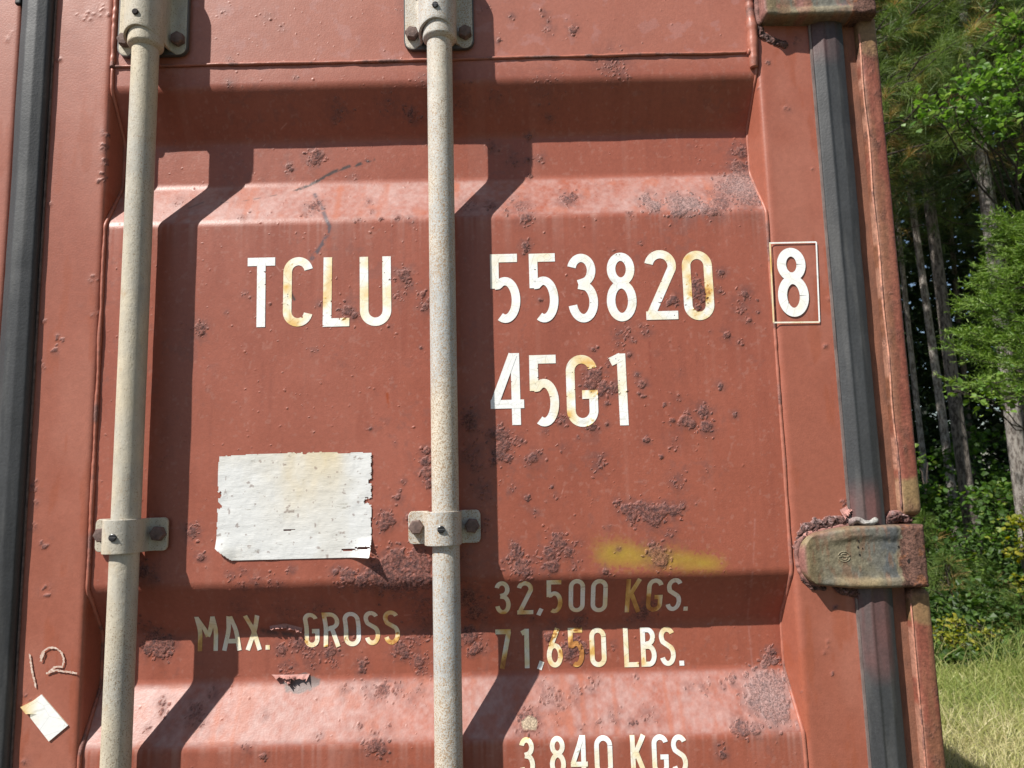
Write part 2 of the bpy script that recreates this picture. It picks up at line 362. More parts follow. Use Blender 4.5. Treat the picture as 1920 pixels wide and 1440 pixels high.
for (px, py, r, a) in CLUST:
    x, z = at(px, py, float(profile(at(px, py)[1]))); R = r/1400*1.06*1.15
    nb = int(max(3, (r**1.8)*0.26*min(a, 1.3)))
    for k in range(nb):
        q = RNG.normal(0, 0.62, 2); rr = (0.0005+0.0019*RNG.random()**2.0)*(0.7+0.35*a)
        blister(x+q[0]*R, z+q[1]*R*0.95, rr, rr*RNG.uniform(0.18, 0.45), min(1, 0.30+0.7*a*RNG.uniform(0.4, 1)), RNG.random())
    def fh(s, d, a=a, R=R):
        n = fbm(GX[s], GZ[s], 0.011, 5)
        halo[s] = np.maximum(halo[s], np.clip(a, 0, 1)*np.exp(-(d*1.35)**2)*sstep(0.34, 0.58, n+0.30*np.exp(-d*d*3)-0.04))
    stamp(x, z, R*2.0, fh, 1.4)
    if a >= 0.7 and RNG.random() < 0.6:        # rusty run below
        ln = R*RNG.uniform(2, 6); w = R*0.4
        s = (slice(*np.searchsorted(gz, (z-ln, z))), slice(*np.searchsorted(gx, (x-3*w, x+3*w))))
        if GX[s].size:
            t = (z-GZ[s])/ln; drip[s] = np.maximum(drip[s], 0.62*a*(1-t)**1.3*np.exp(-((GX[s]-x)/w)**2)*(0.5+0.5*vnoise(GX[s], GZ[s]*0.05, 0.003, 9)))
dens = np.zeros_like(GX)
for (px, py, r, a) in CLUST:
    if a < 0.85: continue
    x, z = at(px, py, float(profile(at(px, py)[1]))); R = r/1400*1.06*0.95
    def fd(s, d, a=a): dens[s] = np.maximum(dens[s], min(a, 1.3)*np.exp(-d*d*1.3))
    stamp(x, z, R*1.9, fd, 1.3) if False else stamp(x, z, R, fd, 2.2)
cm = sstep(0.52, 0.78, dens*0.75+fbm(GX, GZ, 0.009, 5)*0.55)
rg = 1-np.clip(np.abs(fbm(GX, GZ, 0.0062, 21, 3)-0.5)*5.5, 0, 1); rg2 = fbm(GX, GZ, 0.0030, 22, 2)
ch_ = 0.0010*cm*(0.25+0.75*rg)*(0.5+rg2); sel = ch_ > bumpH*0.8
bumpH = np.maximum(bumpH*(1-0.35*cm), ch_); painted = np.where(sel & (cm > .2), np.where(rg > 0.72, 0.9, 0.0), painted); rust = np.maximum(rust, cm*0.72)
for k in range(1500):                          # stray single blisters
    x = RNG.uniform(PX0+.01, PX1-.01); z = RNG.uniform(CAM_Z-.42, CAM_Z+.75)
    if fbm(np.array([x]), np.array([z]), 0.2, 31)[0] < 0.47 and RNG.random() < 0.75: continue
    rr = RNG.uniform(0.0005, 0.0013)*(1 if RNG.random() < .85 else 1.6); blister(x, z, rr, rr*0.45, RNG.uniform(0.0, 0.6), 1)

base = np.zeros(GX.shape+(3,)); base[:] = (0.300, 0.089, 0.055)
n = fbm(GX, GZ, 0.35, 11); base = mixc(base, (0.325, 0.105, 0.070), sstep(0.35, 0.7, n)*0.8)
n = fbm(GX, GZ*0.25, 0.03, 41); base = mixc(base, (0.25, 0.070, 0.044), sstep(0.5, 0.75, n)*0.4)
# ledge faces that look up collect pale chalking; it also washes a little down on to the flat
n = vnoise(GX, GZ*0.04, 0.006, 43)*0.5+vnoise(GX, GZ*0.06, 0.021, 44)*0.5          # faint rain streaks
base = mixc(base, (0.36, 0.15, 0.11), sstep(0.60, 0.85, n)*0.22*sstep(0.35, 0.6, fbm(GX, GZ, 0.16, 45)))
base = mixc(base, (0.20, 0.060, 0.042), sstep(0.40, 0.15, n)*0.25*sstep(0.35, 0.6, fbm(GX, GZ, 0.13, 46)))
n = sstep(0.60, 0.70, fbm(GX, GZ, 0.012, 47, 5))*sstep(0.48, 0.60, fbm(GX, GZ, 0.12, 48)); base = mixc(base, (0.22, 0.085, 0.065), n*0.40)
n = sstep(0.66, 0.74, fbm(GX, GZ, 0.006, 49, 4)); base = mixc(base, (0.37, 0.17, 0.13), n*0.35)
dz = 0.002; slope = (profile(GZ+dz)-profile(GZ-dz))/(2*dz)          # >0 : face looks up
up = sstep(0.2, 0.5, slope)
wash = np.zeros_like(GX)
for z0 in (0.389, -0.345):
    zz = CAM_Z+z0; t = (zz-GZ)
    st = vnoise(GX, GZ*0, 0.0035, 61)*0.6+vnoise(GX, GZ*0, 0.011, 62)*0.4
    wash += np.where((t > 0) & (t < 0.09), np.clip(st*1.9-0.75, 0, 1)*np.exp(-np.clip(t, 0, 1)/(0.008+0.03*vnoise(GX, GZ*0, 0.02, 63))), 0)
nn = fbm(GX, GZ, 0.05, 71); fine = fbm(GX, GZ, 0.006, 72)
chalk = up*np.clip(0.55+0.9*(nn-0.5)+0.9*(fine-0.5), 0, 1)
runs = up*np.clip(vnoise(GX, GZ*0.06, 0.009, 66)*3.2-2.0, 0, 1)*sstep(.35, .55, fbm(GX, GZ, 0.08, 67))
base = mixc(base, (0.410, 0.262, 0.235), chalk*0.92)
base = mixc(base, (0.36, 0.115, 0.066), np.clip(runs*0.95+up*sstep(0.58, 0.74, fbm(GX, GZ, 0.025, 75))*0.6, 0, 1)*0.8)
base = mixc(base, (0.42, 0.24, 0.20), np.clip(wash, 0, 1)*0.55)
# plate above the seam: its sheen painted in as a paler colour
top = sstep(CAM_Z+0.60, CAM_Z+0.645, GZ)
base = mixc(base, (0.37, 0.14, 0.098), top*(0.5+0.5*fbm(GX, GZ, 0.06, 77)))
sp = sstep(0.62, 0.72, fbm(GX, GZ, 0.018, 78)); base = mixc(base, (0.40, 0.2, 0.18), sp*top*0.35)
# yellow spray
xa, za = at(1110, 1035); xb, zb = at(1362, 1058); xs = np.clip((GX-xa)/(xb-xa), 0, 1)
dd = (GZ-(za+(zb-za)*xs))/(0.019-0.006*xs)+(fbm(GX, GZ, 0.03, 81)-0.5)*0.5
yel = np.exp(-dd**2*1.1)*sstep(xa-0.012, xa+0.03, GX)*(1-sstep(xb-0.03, xb+0.012, GX))
yel *= 0.92-0.10*np.sin(xs*3.1)+0.08*np.exp(-((xs-0.2)/0.15)**2); yel = yel*(0.8+0.3*fine); yel = np.where(yel < 0.55, yel*sstep(0.62-yel*0.7, 0.72-yel*0.7, fbm(GX, GZ, 0.0035, 83, 2)+0.12), yel)
base = mixc(base, (0.37, 0.27, 0.030), np.clip(yel, 0, 0.92)*0.80)
# scratches
def scratch(pts, w, a, col=(0.07, 0.045, 0.04)):
    global base
    P = [at(px, py, float(profile(at(px, py)[1]))) for px, py in pts]
    D = np.full(GX.shape, 9.0)
    for (x0, z0), (x1, z1) in zip(P[:-1], P[1:]):
        L2 = (x1-x0)**2+(z1-z0)**2; t = np.clip(((GX-x0)*(x1-x0)+(GZ-z0)*(z1-z0))/L2, 0, 1)
        D = np.minimum(D, np.hypot(GX-x0-t*(x1-x0), GZ-z0-t*(z1-z0)))
    f = np.exp(-(D/w)**2)*a*sstep(0.30, 0.55, fbm(GX, GZ, 0.008, 91))
    base = mixc(base, col, np.clip(f, 0, 1))
scratch([(548, 356), (590, 338), (625, 322), (655, 312)], 0.0023, 1.5)
scratch([(668, 310), (700, 299)], 0.0024, 1.4)
scratch([(412, 378), (460, 374), (516, 363)], 0.0010, 0.8)
scratch([(588, 362), (604, 392), (618, 425), (614, 440), (600, 465), (585, 485)], 0.0026, 1.6, (0.12, 0.08, 0.085))
scratch([(532, 530), (545, 548), (552, 562)], 0.0018, 1.3)
scratch([(352, 388), (378, 377)], 0.002, 0.5); scratch([(490, 1183), (545, 1190)], 0.004, 0.8)
scratch([(1416, 960), (1410, 1080), (1412, 1260)], 0.0012, 0.30, (0.42, 0.22, 0.19))
for q in range(16):
    px = RNG.uniform(300, 1400); py = RNG.uniform(100, 1350); scratch([(px, py), (px+RNG.uniform(-12, 12), py+RNG.uniform(-25, 25))], 0.0007, 0.6, (0.5, 0.25, 0.2))
scratch([(726, 738), (727, 762)], 0.0022, 0.9, (0.28, 0.05, 0.01)); scratch([(1218, 640), (1222, 700)], 0.002, 0.5, (0.22, 0.05, 0.03))
hl = np.clip(halo, 0, 1)
spk = fbm(GX, GZ, 0.0045, 94, 3)
base = mixc(base, (0.155, 0.066, 0.056), hl*(0.45+0.55*sstep(0.40, 0.60, spk)))
base = mixc(base, (0.21, 0.062, 0.034), np.clip(drip, 0, 1))
fl = sstep(0.42, 0.60, fbm(GX, GZ, 0.004, 95))
rc = np.array((0.105, 0.060, 0.058))*(1-fl[..., None])+np.array((0.225, 0.108, 0.088))*fl[..., None]
pk = (painted > 0.45)*0.65
rc = rc*(1-pk[..., None])+np.array((0.270, 0.104, 0.078))*pk[..., None]
base = base*(1-(rust*0.9)[..., None])+rc*(rust*0.9)[..., None]
yl = np.clip(yel*rust, 0, 1); base = mixc(base, (0.40, 0.20, 0.07), yl*0.6)
# grey-white scabs in the two right-hand corners
for (px, py, r) in ((1392, 345, 40), (1445, 1305, 55), (1225, 382, 30), (1290, 388, 40)):
    x, z = at(px, py, 0.02); f = np.exp(-(np.hypot(GX-x, GZ-z)/(r/1320))**2)*np.clip(rust+hl, 0, 1)
    base = mixc(base, (0.33, 0.24, 0.225), f*0.6)
# peeled bare patch low on the left
x, z = at(552, 1294, 0.004)
ch = sstep(1.0, 0.85, np.hypot((GX-x)/0.031, (GZ-z)/0.0125)+(fbm(GX, GZ, 0.012, 97)-0.5)*0.9)
base = mixc(base, (0.17, 0.135, 0.125), ch*0.9)
x, z = at(993, 1352, 0.02); ch2 = sstep(1.0, 0.8, np.hypot((GX-x)/0.011, (GZ-z)/0.010)+(fbm(GX, GZ, 0.008, 98)-0.5)*0.9)
base = mixc(base, (0.42, 0.34, 0.24), ch2)
prof = profile(GZ)
dent = (fbm(GX, GZ, 0.25, 55)-0.5)*0.0030+(fbm(GX, GZ, 0.07, 57)-0.5)*0.0008
HY = prof-bumpH+dent*sstep(0, 0.06, np.minimum(GX-PX0, PX1-GX))
nv = GX.size; V = np.stack([GX, HY, GZ], -1).reshape(-1, 3)
door = cpart(link('door_leaf', mesh_from('door_leaf', V, grid_faces(*GX.shape), attrs={'Col': base.reshape(-1, 3), 'Rust': np.clip(rust+0.25*hl, 0, 1).ravel()}), M_PAINT))

def HYat(x, z):
    i = np.clip(np.searchsorted(gz, z)-1, 0, len(gz)-2); j = np.clip(((np.asarray(x)-PX0)/DX).astype(int), 0, len(gx)-2)
    fz = (z-gz[i])/(gz[i+1]-gz[i]); fx = (x-gx[j])/DX
    return (HY[i, j]*(1-fx)+HY[i, j+1]*fx)*(1-fz)+(HY[i+1, j]*(1-fx)+HY[i+1, j+1]*fx)*fz
def dchild(o): o.parent = door; return o

# ---- extruded vertical members: profile in (x, y), dense in z
def densify(P, step):
    P = np.asarray(P, float); out = []
    for a, b in zip(P[:-1], P[1:]):
        k = max(1, int(np.hypot(*(b-a))/step)); out += [a+(b-a)*t for t in np.arange(k)/k]
    return np.array(out+[P[-1]])
def rounded(P, r, seg=5):
    P = np.asarray(P, float); out = [P[0]]
    for a, b, c in zip(P[:-2], P[1:-1], P[2:]):
        u = (a-b)/np.linalg.norm(a-b); v = (c-b)/np.linalg.norm(c-b); rr = min(r, 0.49*np.linalg.norm(a-b), 0.49*np.linalg.norm(c-b))
        s = b+u*rr; e = b+v*rr
        for t in np.linspace(0, 1, seg): out.append((1-t)**2*s+2*t*(1-t)*b+t*t*e)
    return np.array(out+[P[-1]])
def member(name, prof_xy, z, colfn, mat, parent, r=0.005, step=0.003, bumps=None, label=None):
    P = densify(rounded(prof_xy, r), step)
    s = np.concatenate([[0], np.cumsum(np.hypot(*np.diff(P, axis=0).T))])
    T = np.gradient(P, axis=0); T /= np.linalg.norm(T, axis=1)[:, None]+1e-9; Nn = np.stack([T[:, 1], -T[:, 0]], -1)
    S, Z = np.meshgrid(s, z); X = np.broadcast_to(P[:, 0], S.shape).copy(); Y = np.broadcast_to(P[:, 1], S.shape).copy()
    col, ru, disp = colfn(X, Y, Z, S)
    X = X+Nn[None, :, 0]*disp; Y = Y+Nn[None, :, 1]*disp
    V = np.stack([X, Y, Z], -1).reshape(-1, 3)
    me = mesh_from(name, V, grid_faces(*S.shape), attrs={'Col': col.reshape(-1, 3), 'Rust': ru.ravel()})
    o = link(name, me, mat, None, label); o.parent = parent; return o
def spots(X, Z, lst, seed=0, rnd=40, xr=None, zr=None):
    R_ = np.zeros_like(X); H = np.zeros_like(X); g = np.random.default_rng(seed)
    L_ = [(*at(px, py, -0.004), r/1320, a) for px, py, r, a in lst]
    for x, z, r, a in L_:
        for k in range(int(max(3, (r*1320)**1.6*0.14))):
            q = g.normal(0, 0.5, 2)*r; rr = g.uniform(0.001, 0.0028); d = np.hypot(X-x-q[0], Z-z-q[1])/rr
            c = np.clip(1-d*d, 0, 1); H = np.maximum(H, rr*0.5*np.sqrt(c)); R_ = np.maximum(R_, a*sstep(0, .4, c))
        R_ = np.maximum(R_, 0.5*a*np.exp(-(np.hypot(X-x, Z-z)/(r*1.2))**2)*sstep(0.4, 0.6, fbm(X, Z, 0.01, seed+3)))
    return R_, H
def stile_col(lst, seed, tone=(0.345, 0.125, 0.084)):
    def f(X, Y, Z, S):
        c = np.zeros(X.shape+(3,)); c[:] = tone
        c = mixc(c, (0.305, 0.098, 0.062), sstep(0.4, 0.65, fbm(X, Z*0.5, 0.12, seed)))
        R_, H = spots(X, Z, lst, seed); fr = (Y < 0.004); R_ = R_*fr; H = H*fr
        c = mixc(c, (0.30, 0.085, 0.045), sstep(0.62, 0.7, fbm(X, Z*0.2, 0.02, seed+5))*0.6)
        c = mixc(c, (0.17, 0.088, 0.08), np.clip(R_, 0, 1)*0.85)
        return c, np.clip(R_, 0, 1), H+(fbm(X, Z, 0.08, seed+8)-0.5)*0.0006
    return f
ZD = dense(0.16, 2.78, CAM_Z-0.43, CAM_Z+0.76, 0.0028, 0.03)
EL = at(1, 1)
left_spots = [(108, 635, 9, 1), (105, 655, 9, .9), (83, 600, 5, .5), (75, 690, 10, .5), (108, 110, 5, .9), (160, 30, 16, .5), (185, 20, 14, .5), (62, 915, 10, .8), (85, 1017, 10, .9), (66, 945, 8, .7), (85, 1108, 11, 1),
              (52, 1300, 9, 1), (175, 585, 8, .5), (172, 525, 10, .5), (195, 250, 9, 1), (196, 275, 10, 1), (196, 300, 9, 1), (192, 325, 9, 1), (190, 338, 6, 1), (60, 990, 10, .5), (48, 1430, 8, .6), (150, 575, 5, .3), (90, 385, 5, .5)]
right_spots = [(1440, 115, 5, 1), (1418, 140, 5, .8), (1420, 160, 7, .9), (1419, 175, 6, .9), (1480, 205, 8, .5), (1522, 315, 4, .6), (1418, 60, 10, .9), (1424, 30, 12, .9), (1490, 75, 10, .6), (1570, 1140, 4, 1), (1560, 1262, 3, .9), (1482, 990, 6, .9), (1480, 1080, 8, 1),
               (1482, 1110, 8, 1), (1549, 648, 3, .6), (1555, 560, 5, .4), (1485, 1240, 8, .7), (1498, 1300, 10, .6), (1590, 965, 6, 1), (1585, 940, 5, 1), (1552, 1215, 10, .3)]
stL = member('door_stile', [(-0.730, 0.02), (-0.730, -0.003), (-0.5905, -0.003), (-0.5890, 0.050)], ZD, stile_col(left_spots, 201), M_PAINT, door, 0.008)
stR = member('door_stile', [(0.3795, 0.050), (0.3870, -0.003), (0.480, -0.003), (0.480, 0.03)], ZD, stile_col(right_spots, 301), M_PAINT, door, 0.008)

# ---- weld beads
def bead(name, pts, r, seed, mat, parent, col=(0.36, 0.13, 0.088), rustamt=0.25, step=0.002, label=None):
    P = densify3(pts, step); g = np.random.default_rng(seed); n_ = len(P)
    k = np.arange(n_)*step
    rad = r*(0.90+0.22*vnoise(k, k*0, 0.007, seed)+0.40*(vnoise(k, k*0, 0.05, seed+1)-0.5))
    off = (np.stack([vnoise(k, k*0, 0.05, seed+2), vnoise(k, k*0, 0.02, seed+3), vnoise(k, k*0, 0.05, seed+4)], -1)-0.5)*r*0.35
    V, F, T3 = tube_data(P+off, rad, 8)
    c = np.zeros((len(V), 3)); c[:] = col
    kk = np.repeat(k, 8); kk = np.concatenate([kk, [0, 0]]); ru = sstep(0.62-rustamt*0.4, 0.75, fbm(kk, kk*0, 0.03, seed+9))*0.9
    c = mixc(c, (0.19, 0.10, 0.085), ru)
    o = link(name, mesh_from(name, V, F, T3, {'Col': c, 'Rust': ru*0.8}), mat, None, label); o.parent = parent; return o
def densify3(P, step):
    P = np.asarray(P, float); out = []
    for a, b in zip(P[:-1], P[1:]):
        k = max(1, int(np.linalg.norm(b-a)/step)); out += [a+(b-a)*t for t in np.arange(k)/k]
    return np.array(out+[P[-1]])
zz = np.arange(CAM_Z-0.43, CAM_Z+0.635, 0.004)
bead('weld_bead', [(-0.5885, float(profile(z))-0.0015, z) for z in zz], 0.0028, 401, M_PAINT, door)
zz2 = np.arange(CAM_Z-0.43, CAM_Z+0.762, 0.004)
bead('weld_bead', [(-0.5885, float(profile(z))-0.002, z) for z in np.arange(CAM_Z+0.637, CAM_Z+0.762, 0.004)], 0.0042, 402, M_PAINT, door)
bead('weld_bead', [(0.3850-0.0045*(float(profile(z))/REC), float(profile(z))+0.0008, z) for z in zz], 0.0030, 403, M_PAINT, door, rustamt=0.35)
bead('weld_bead', [(0.3822, -0.003, z) for z in np.arange(CAM_Z+0.612, CAM_Z+0.762, 0.004)], 0.0068, 404, M_PAINT, door)
bead('weld_bead', [(x, -0.0012, CAM_Z+0.6375+0.0006*math.sin(x*9)) for x in np.arange(-0.588, 0.376, 0.004)], 0.0026, 405, M_PAINT, door)
bead('weld_bead', [(0.3745, -0.003, CAM_Z+0.6372), (0.3765, -0.0035, CAM_Z+0.6374)], 0.0062, 406, M_PAINT, door)

# ---- lettering: stroked glyphs laid on the pressed sheet
def ell(cx, cy, rx, ry, a0, a1, n=28):
    t = np.radians(np.linspace(a0, a1, n)); return np.stack([cx+rx*np.cos(t), cy+ry*np.sin(t)], -1)
def glyph(ch, w, t):
    i = t/2; L_, R_, B_, T_ = i, w-i, i, 1-i; c = w/2; rx = (w-t)/2; ry = rx*1.05
    J = lambda *a: np.vstack([np.atleast_2d(q) for q in a])
    if ch == 'T': return [[(0, T_), (w, T_)], [(c, T_), (c, 0)]]
    if ch == 'C': return [J(ell(c, T_-ry, rx, ry, 12, 180), ell(c, B_+ry, rx, ry, 180, 348))]
    if ch == 'L': return [[(L_, 1), (L_, 0)], [(L_, B_), (w, B_)]]
    if ch == 'U': return [J([(L_, 1)], ell(c, B_+ry, rx, ry, 180, 360), [(R_, 1)])]
    if ch == '5': return [[(0, T_), (w*0.9, T_)], [(L_, T_), (L_, .50)], J([(L_, .545)], ell(c-.01, .335, rx, .27, 128, -118))]
    if ch == '3': return [J(ell(c-.01, .755, rx*.94, .18, 165, -75), [(c*.72, .555)]), J([(c*.72, .545)], ell(c, .30, rx, .235, 72, -168))]
    if ch == '8': return [ell(c, .755, rx*.9, .18, 0, 361, 44), ell(c, .30, rx, .235, 0, 361, 48)]
    if ch == '2': return [J(ell(c, T_-ry, rx, ry, 168, -12), [(L_+.02, t*.8)]), [(0, B_), (w, B_)]]
    if ch in '0O': return [J(ell(c, T_-ry, rx, ry, 0, 180), ell(c, B_+ry, rx, ry, 180, 360), [(R_, T_-ry), (R_, T_-ry-.01)])]
    if ch == '4': return [[(w*.76, 1), (w*.76, 0)], [(0, .29), (w, .29)], [(w*.70, .985), (i*.9, .30)]]
    if ch == 'G': return [J(ell(c, T_-ry, rx, ry, 12, 180), ell(c, B_+ry, rx, ry, 180, 360), [(R_, .47)]), [(c, .445), (w, .445)]]
    if ch == '1': return [[(R_, 1), (R_, 0)], [(R_, .955), (0.0, .885)]]
    if ch == 'M': return [[(L_, 0), (L_, 1)], [(R_, 0), (R_, 1)], [(L_, .97), (c, .40)], [(R_, .97), (c, .40)]]
    if ch == 'A': return [[(L_*.9, 0), (c-.02, .99)], [(w-L_*.9, 0), (c+.02, .99)], [(w*.2, .26), (w*.8, .26)]]
    if ch == 'X': return [[(L_*.9, 0), (w-L_*.9, 1)], [(L_*.9, 1), (w-L_*.9, 0)]]
    if ch == 'K': return [[(L_, 0), (L_, 1)], [(w-L_*.8, 1), (L_, .42)], [(c*.80, .55), (w-L_*.6, 0)]]
    if ch == 'R': return [[(L_, 0), (L_, 1)], J([(L_, T_)], ell(c*.95, .735, rx*1.05, .265-i, 90, -90), [(L_, .47+i*0)]), [(c, .50), (w-L_*.8, 0)]]
    if ch == 'B': return [[(L_, 0), (L_, 1)], J([(L_, T_)], ell(c*.9, .76, rx, .24-i, 90, -90), [(L_, .53)]), J([(L_, .515)], ell(c, .2875, rx, .225, 90, -90), [(L_, B_)])]
    if ch == 'S': return [J(ell(c, .755, rx, .18, 25, 200), [(L_+.03, .62)], ell(c, .29, rx, .225, 55, 30, 4), ell(c, .29, rx, .225, 20, -160))]
    if ch == '7': return [[(0, T_), (w, T_)], [(R_+.01, T_), (c*.80, 0)]]
    if ch == '6': return [ell(c, .31, rx, .245, 0, 361, 48), J([(R_-.06, 1)], [(L_+.07, .60)], [(L_+.005, .38)])]
    if ch == ',': return [[(w*.75, .16), (w*.2, -.04)]]
    if ch == '.': return [[(0, t*.5), (w, t*.5)]]
    return []
def ribbon(P, half, ds, nw=4):
    P = np.asarray(P, float)
    seg = np.hypot(*np.diff(P, axis=0).T); keep = np.concatenate([[True], seg > 1e-6]); P = P[keep]
    seg = np.hypot(*np.diff(P, axis=0).T); s = np.concatenate([[0], np.cumsum(seg)]); n_ = max(2, int(s[-1]/ds)+1)
    q = np.linspace(0, s[-1], n_); C = np.stack([np.interp(q, s, P[:, 0]), np.interp(q, s, P[:, 1])], -1)
    T = np.gradient(C, axis=0); T /= np.linalg.norm(T, axis=1)[:, None]+1e-9; N_ = np.stack([T[:, 1], -T[:, 0]], -1)
    u = np.linspace(-1, 1, nw+1)*half
    return C[:, None]+N_[:, None]*u[None, :, None]
def lettering(name, chars, cap, tw, parent, surf, label):
    V = []; F = []; S = []; n_ = 0
    for (ch, xl, xr, yb, stain) in chars:
        x0, z0 = at(xl, yb); zt_ = z0
        for _ in range(3):
            y = float(surf(np.array([x0]), np.array([z0]))[0]) if surf else -0.0035; x0, z0 = at(xl, yb, y)
        x1, _ = at(xr, yb, y); w = (x1-x0)/cap
        tilt = RNG.uniform(-0.008, 0.008)
        for k, P in enumerate(glyph(ch, w, tw)):
            Q = ribbon(np.asarray(P)*cap, tw*cap/2, 0.0012, 10)
            X = x0+Q[..., 0]+tilt*Q[..., 1]; Z = z0+Q[..., 1]
            Y = (surf(X.ravel(), Z.ravel()).reshape(X.shape) if surf else np.full(X.shape, -0.0040))-0.0005-0.00015*k
            V.append(np.stack([X, Y, Z], -1).reshape(-1, 3)); FF = grid_faces(*X.shape, off=n_, flip=True); n_ += X.size
            if surf:
                ii = np.clip(np.searchsorted(gz, Z.ravel()), 0, len(gz)-1); jj = np.clip(((X.ravel()-PX0)/DX).astype(int), 0, len(gx)-1)
                hs = halo[ii, jj]*0.45+rust[ii, jj]*0.5
            else: hs = 0
            ct = fbm(X, Z, 0.0035, 505, 3).ravel(); edge = np.abs(np.tile(np.linspace(-1, 1, X.shape[1]), X.shape[0]))
            chip = ct+np.clip(hs, 0, 1)*0.30+0.05*edge+0.10*sstep(0.62, 0.75, fbm(X, Z, 0.02, 506).ravel()) > (0.90 if cap > .06 else 0.97)
            F.append(FF[~chip[FF[:, 0]-(n_-X.size)]])
            vn = sstep(0.35, 0.8, fbm(X, Z, 0.028, 501).ravel())
            S.append(np.clip(stain*((0.15 if cap > .06 else .28)+(0.95 if cap > .06 else .78)*vn)+hs*(0.35+stain), 0, 1.0))
    me = mesh_from(name, np.vstack(V), np.vstack(F), attrs={'Stain': np.concatenate(S)})
    o = link(name, me, M_DECAL, None, label); o.parent = parent; return o
lettering('lettering', [('T', 463, 515, 614, .02), ('C', 530, 586, 613, .55), ('L', 605, 655, 613, .4), ('U', 675, 734, 612, .38)], .1035, .120, door, HYat, 'white block letters reading TCLU')
lettering('lettering', [('5', 921, 978, 607, .12), ('5', 995, 1050, 606, .15), ('3', 1067, 1123, 606, .05), ('8', 1139, 1195, 604, .15), ('2', 1212, 1272, 600, .35), ('0', 1284, 1341, 601, .55)], .1035, .120, door, HYat, 'white numerals reading 553820')
lettering('lettering', [('4', 921, 984, 798, .05), ('5', 995, 1051, 801, .3), ('G', 1064, 1123, 801, .45), ('1', 1150, 1179, 798, .12)], .1035, .120, door, HYat, 'white characters reading 45G1')
lettering('lettering', [('8', 1461, 1519, 595, .0)], .103, .128, stR, None, 'white numeral 8 inside a thin frame')
lettering('lettering', [('3', 929, 958, 1152, 0.85), ('2', 970, 1000, 1152, 0.75), (',', 1007, 1018, 1151, 0.2), ('5', 1025, 1055, 1150, 0.8), ('0', 1066, 1096, 1148, 0.35), ('0', 1107, 1138, 1148, 0.5)], .050, .125, door, HYat, 'yellowed stencil text reading 32,500')
lettering('lettering', [('K', 1171, 1199, 1148, 0.85), ('G', 1210, 1240, 1147, 1), ('S', 1246, 1275, 1146, 0.5), ('.', 1281, 1289, 1145, 0.3)], .050, .125, door, HYat, 'yellowed stencil text reading KGS.')
lettering('lettering', [('7', 930, 959, 1254, 0.85), ('1', 979, 993, 1253, 0.5), (',', 1009, 1019, 1252, 0.2), ('6', 1026, 1056, 1252, 0.8), ('5', 1067, 1097, 1251, 1), ('0', 1107, 1138, 1251, 0.5)], .054, .125, door, HYat, 'yellowed stencil text reading 71,650')
lettering('lettering', [('L', 1171, 1198, 1251, 0.5), ('B', 1203, 1232, 1250, 0.6), ('S', 1238, 1268, 1249, 0.5), ('.', 1274, 1283, 1248, 0.2)], .054, .125, door, HYat, 'yellowed stencil text reading LBS.')
lettering('lettering', [('M', 371, 409, 1221, 0.85), ('A', 417, 453, 1220, 0.7), ('X', 461, 491, 1219, 0.7), ('.', 498, 506, 1218, 0.7)], .050, .125, door, HYat, 'yellowed stencil text reading MAX.')
lettering('lettering', [('G', 571, 599, 1214, 0.5), ('R', 607, 638, 1213, 0.5), ('O', 645, 677, 1212, 0.5), ('S', 684, 713, 1210, 0.85), ('S', 720, 750, 1209, 0.9)], .050, .125, door, HYat, 'yellowed stencil text reading GROSS')
lettering('lettering', [('3', 975, 1004, 1458, 0.6), (',', 1010, 1020, 1457, 0.2), ('8', 1032, 1062, 1456, 0.3), ('4', 1071, 1103, 1455, 0.5), ('0', 1116, 1150, 1455, 0.3)], .051, .125, door, HYat, 'cream stencil text reading 3,840')
lettering('lettering', [('K', 1184, 1213, 1454, 0.5), ('G', 1224, 1255, 1453, 0.4), ('S', 1261, 1291, 1453, 0.3), ('.', 1298, 1306, 1452, 0.3)], .051, .125, door, HYat, 'cream stencil text reading KGS.')
# thin frame round the check digit, and the chalked 12 on the left stile
def strokes(name, strokelist, half, parent, label, yoff=-0.0046, stain=0.0, mat=None, wob=0.0):
    V = []; F = []; n_ = 0; S = []
    for k, P in enumerate(strokelist):
        W_ = [at(px, py, -0.004) for px, py in P]; Q = ribbon(W_, half, 0.001 if wob else 0.003, 3)
        X, Z = Q[..., 0], Q[..., 1]
        if wob:
            X = X+(vnoise(X, Z, 0.0015, 611)-0.5)*wob; Z = Z+(vnoise(X, Z, 0.0017, 612)-0.5)*wob
        V.append(np.stack([X, np.full(X.shape, yoff-0.0002*k), Z], -1).reshape(-1, 3)); F.append(grid_faces(*X.shape, off=n_, flip=True)); n_ += X.size
        S.append(np.full(X.size, stain if not isinstance(stain, list) else stain[k]))
    o = link(name, mesh_from(name, np.vstack(V), np.vstack(F), attrs={'Stain': np.concatenate(S)}), mat or M_DECAL, None, label); o.parent = parent; return o
strokes('digit_frame', [[(1442, 456), (1530, 454)], [(1530, 454), (1536, 604)], [(1536, 604), (1450, 605)], [(1450, 605), (1443, 456)]], 0.0011, stR, None, stain=[0.15, 0.05, 0.3, 0.5])
M_CHALK = mat_plain('chalk', (0.70, 0.58, 0.49), (0.40, 0.20, 0.14), 350, 0.9, 0)
two = ell(100, 1248, 24, -34, 155, 20, 16)
strokes('chalk_mark', [[(56, 1226), (61, 1262), (68, 1289)], [tuple(p) for p in ell(98, 1238, 22, -24, 170, -30, 20)]+[(104, 1250), (90, 1262)], [(87, 1263), (105, 1256), (146, 1262)], [(77, 1240), (84, 1222)]], 0.0012, stL, 'hand-chalked number 12', wob=0.0014, mat=M_CHALK)

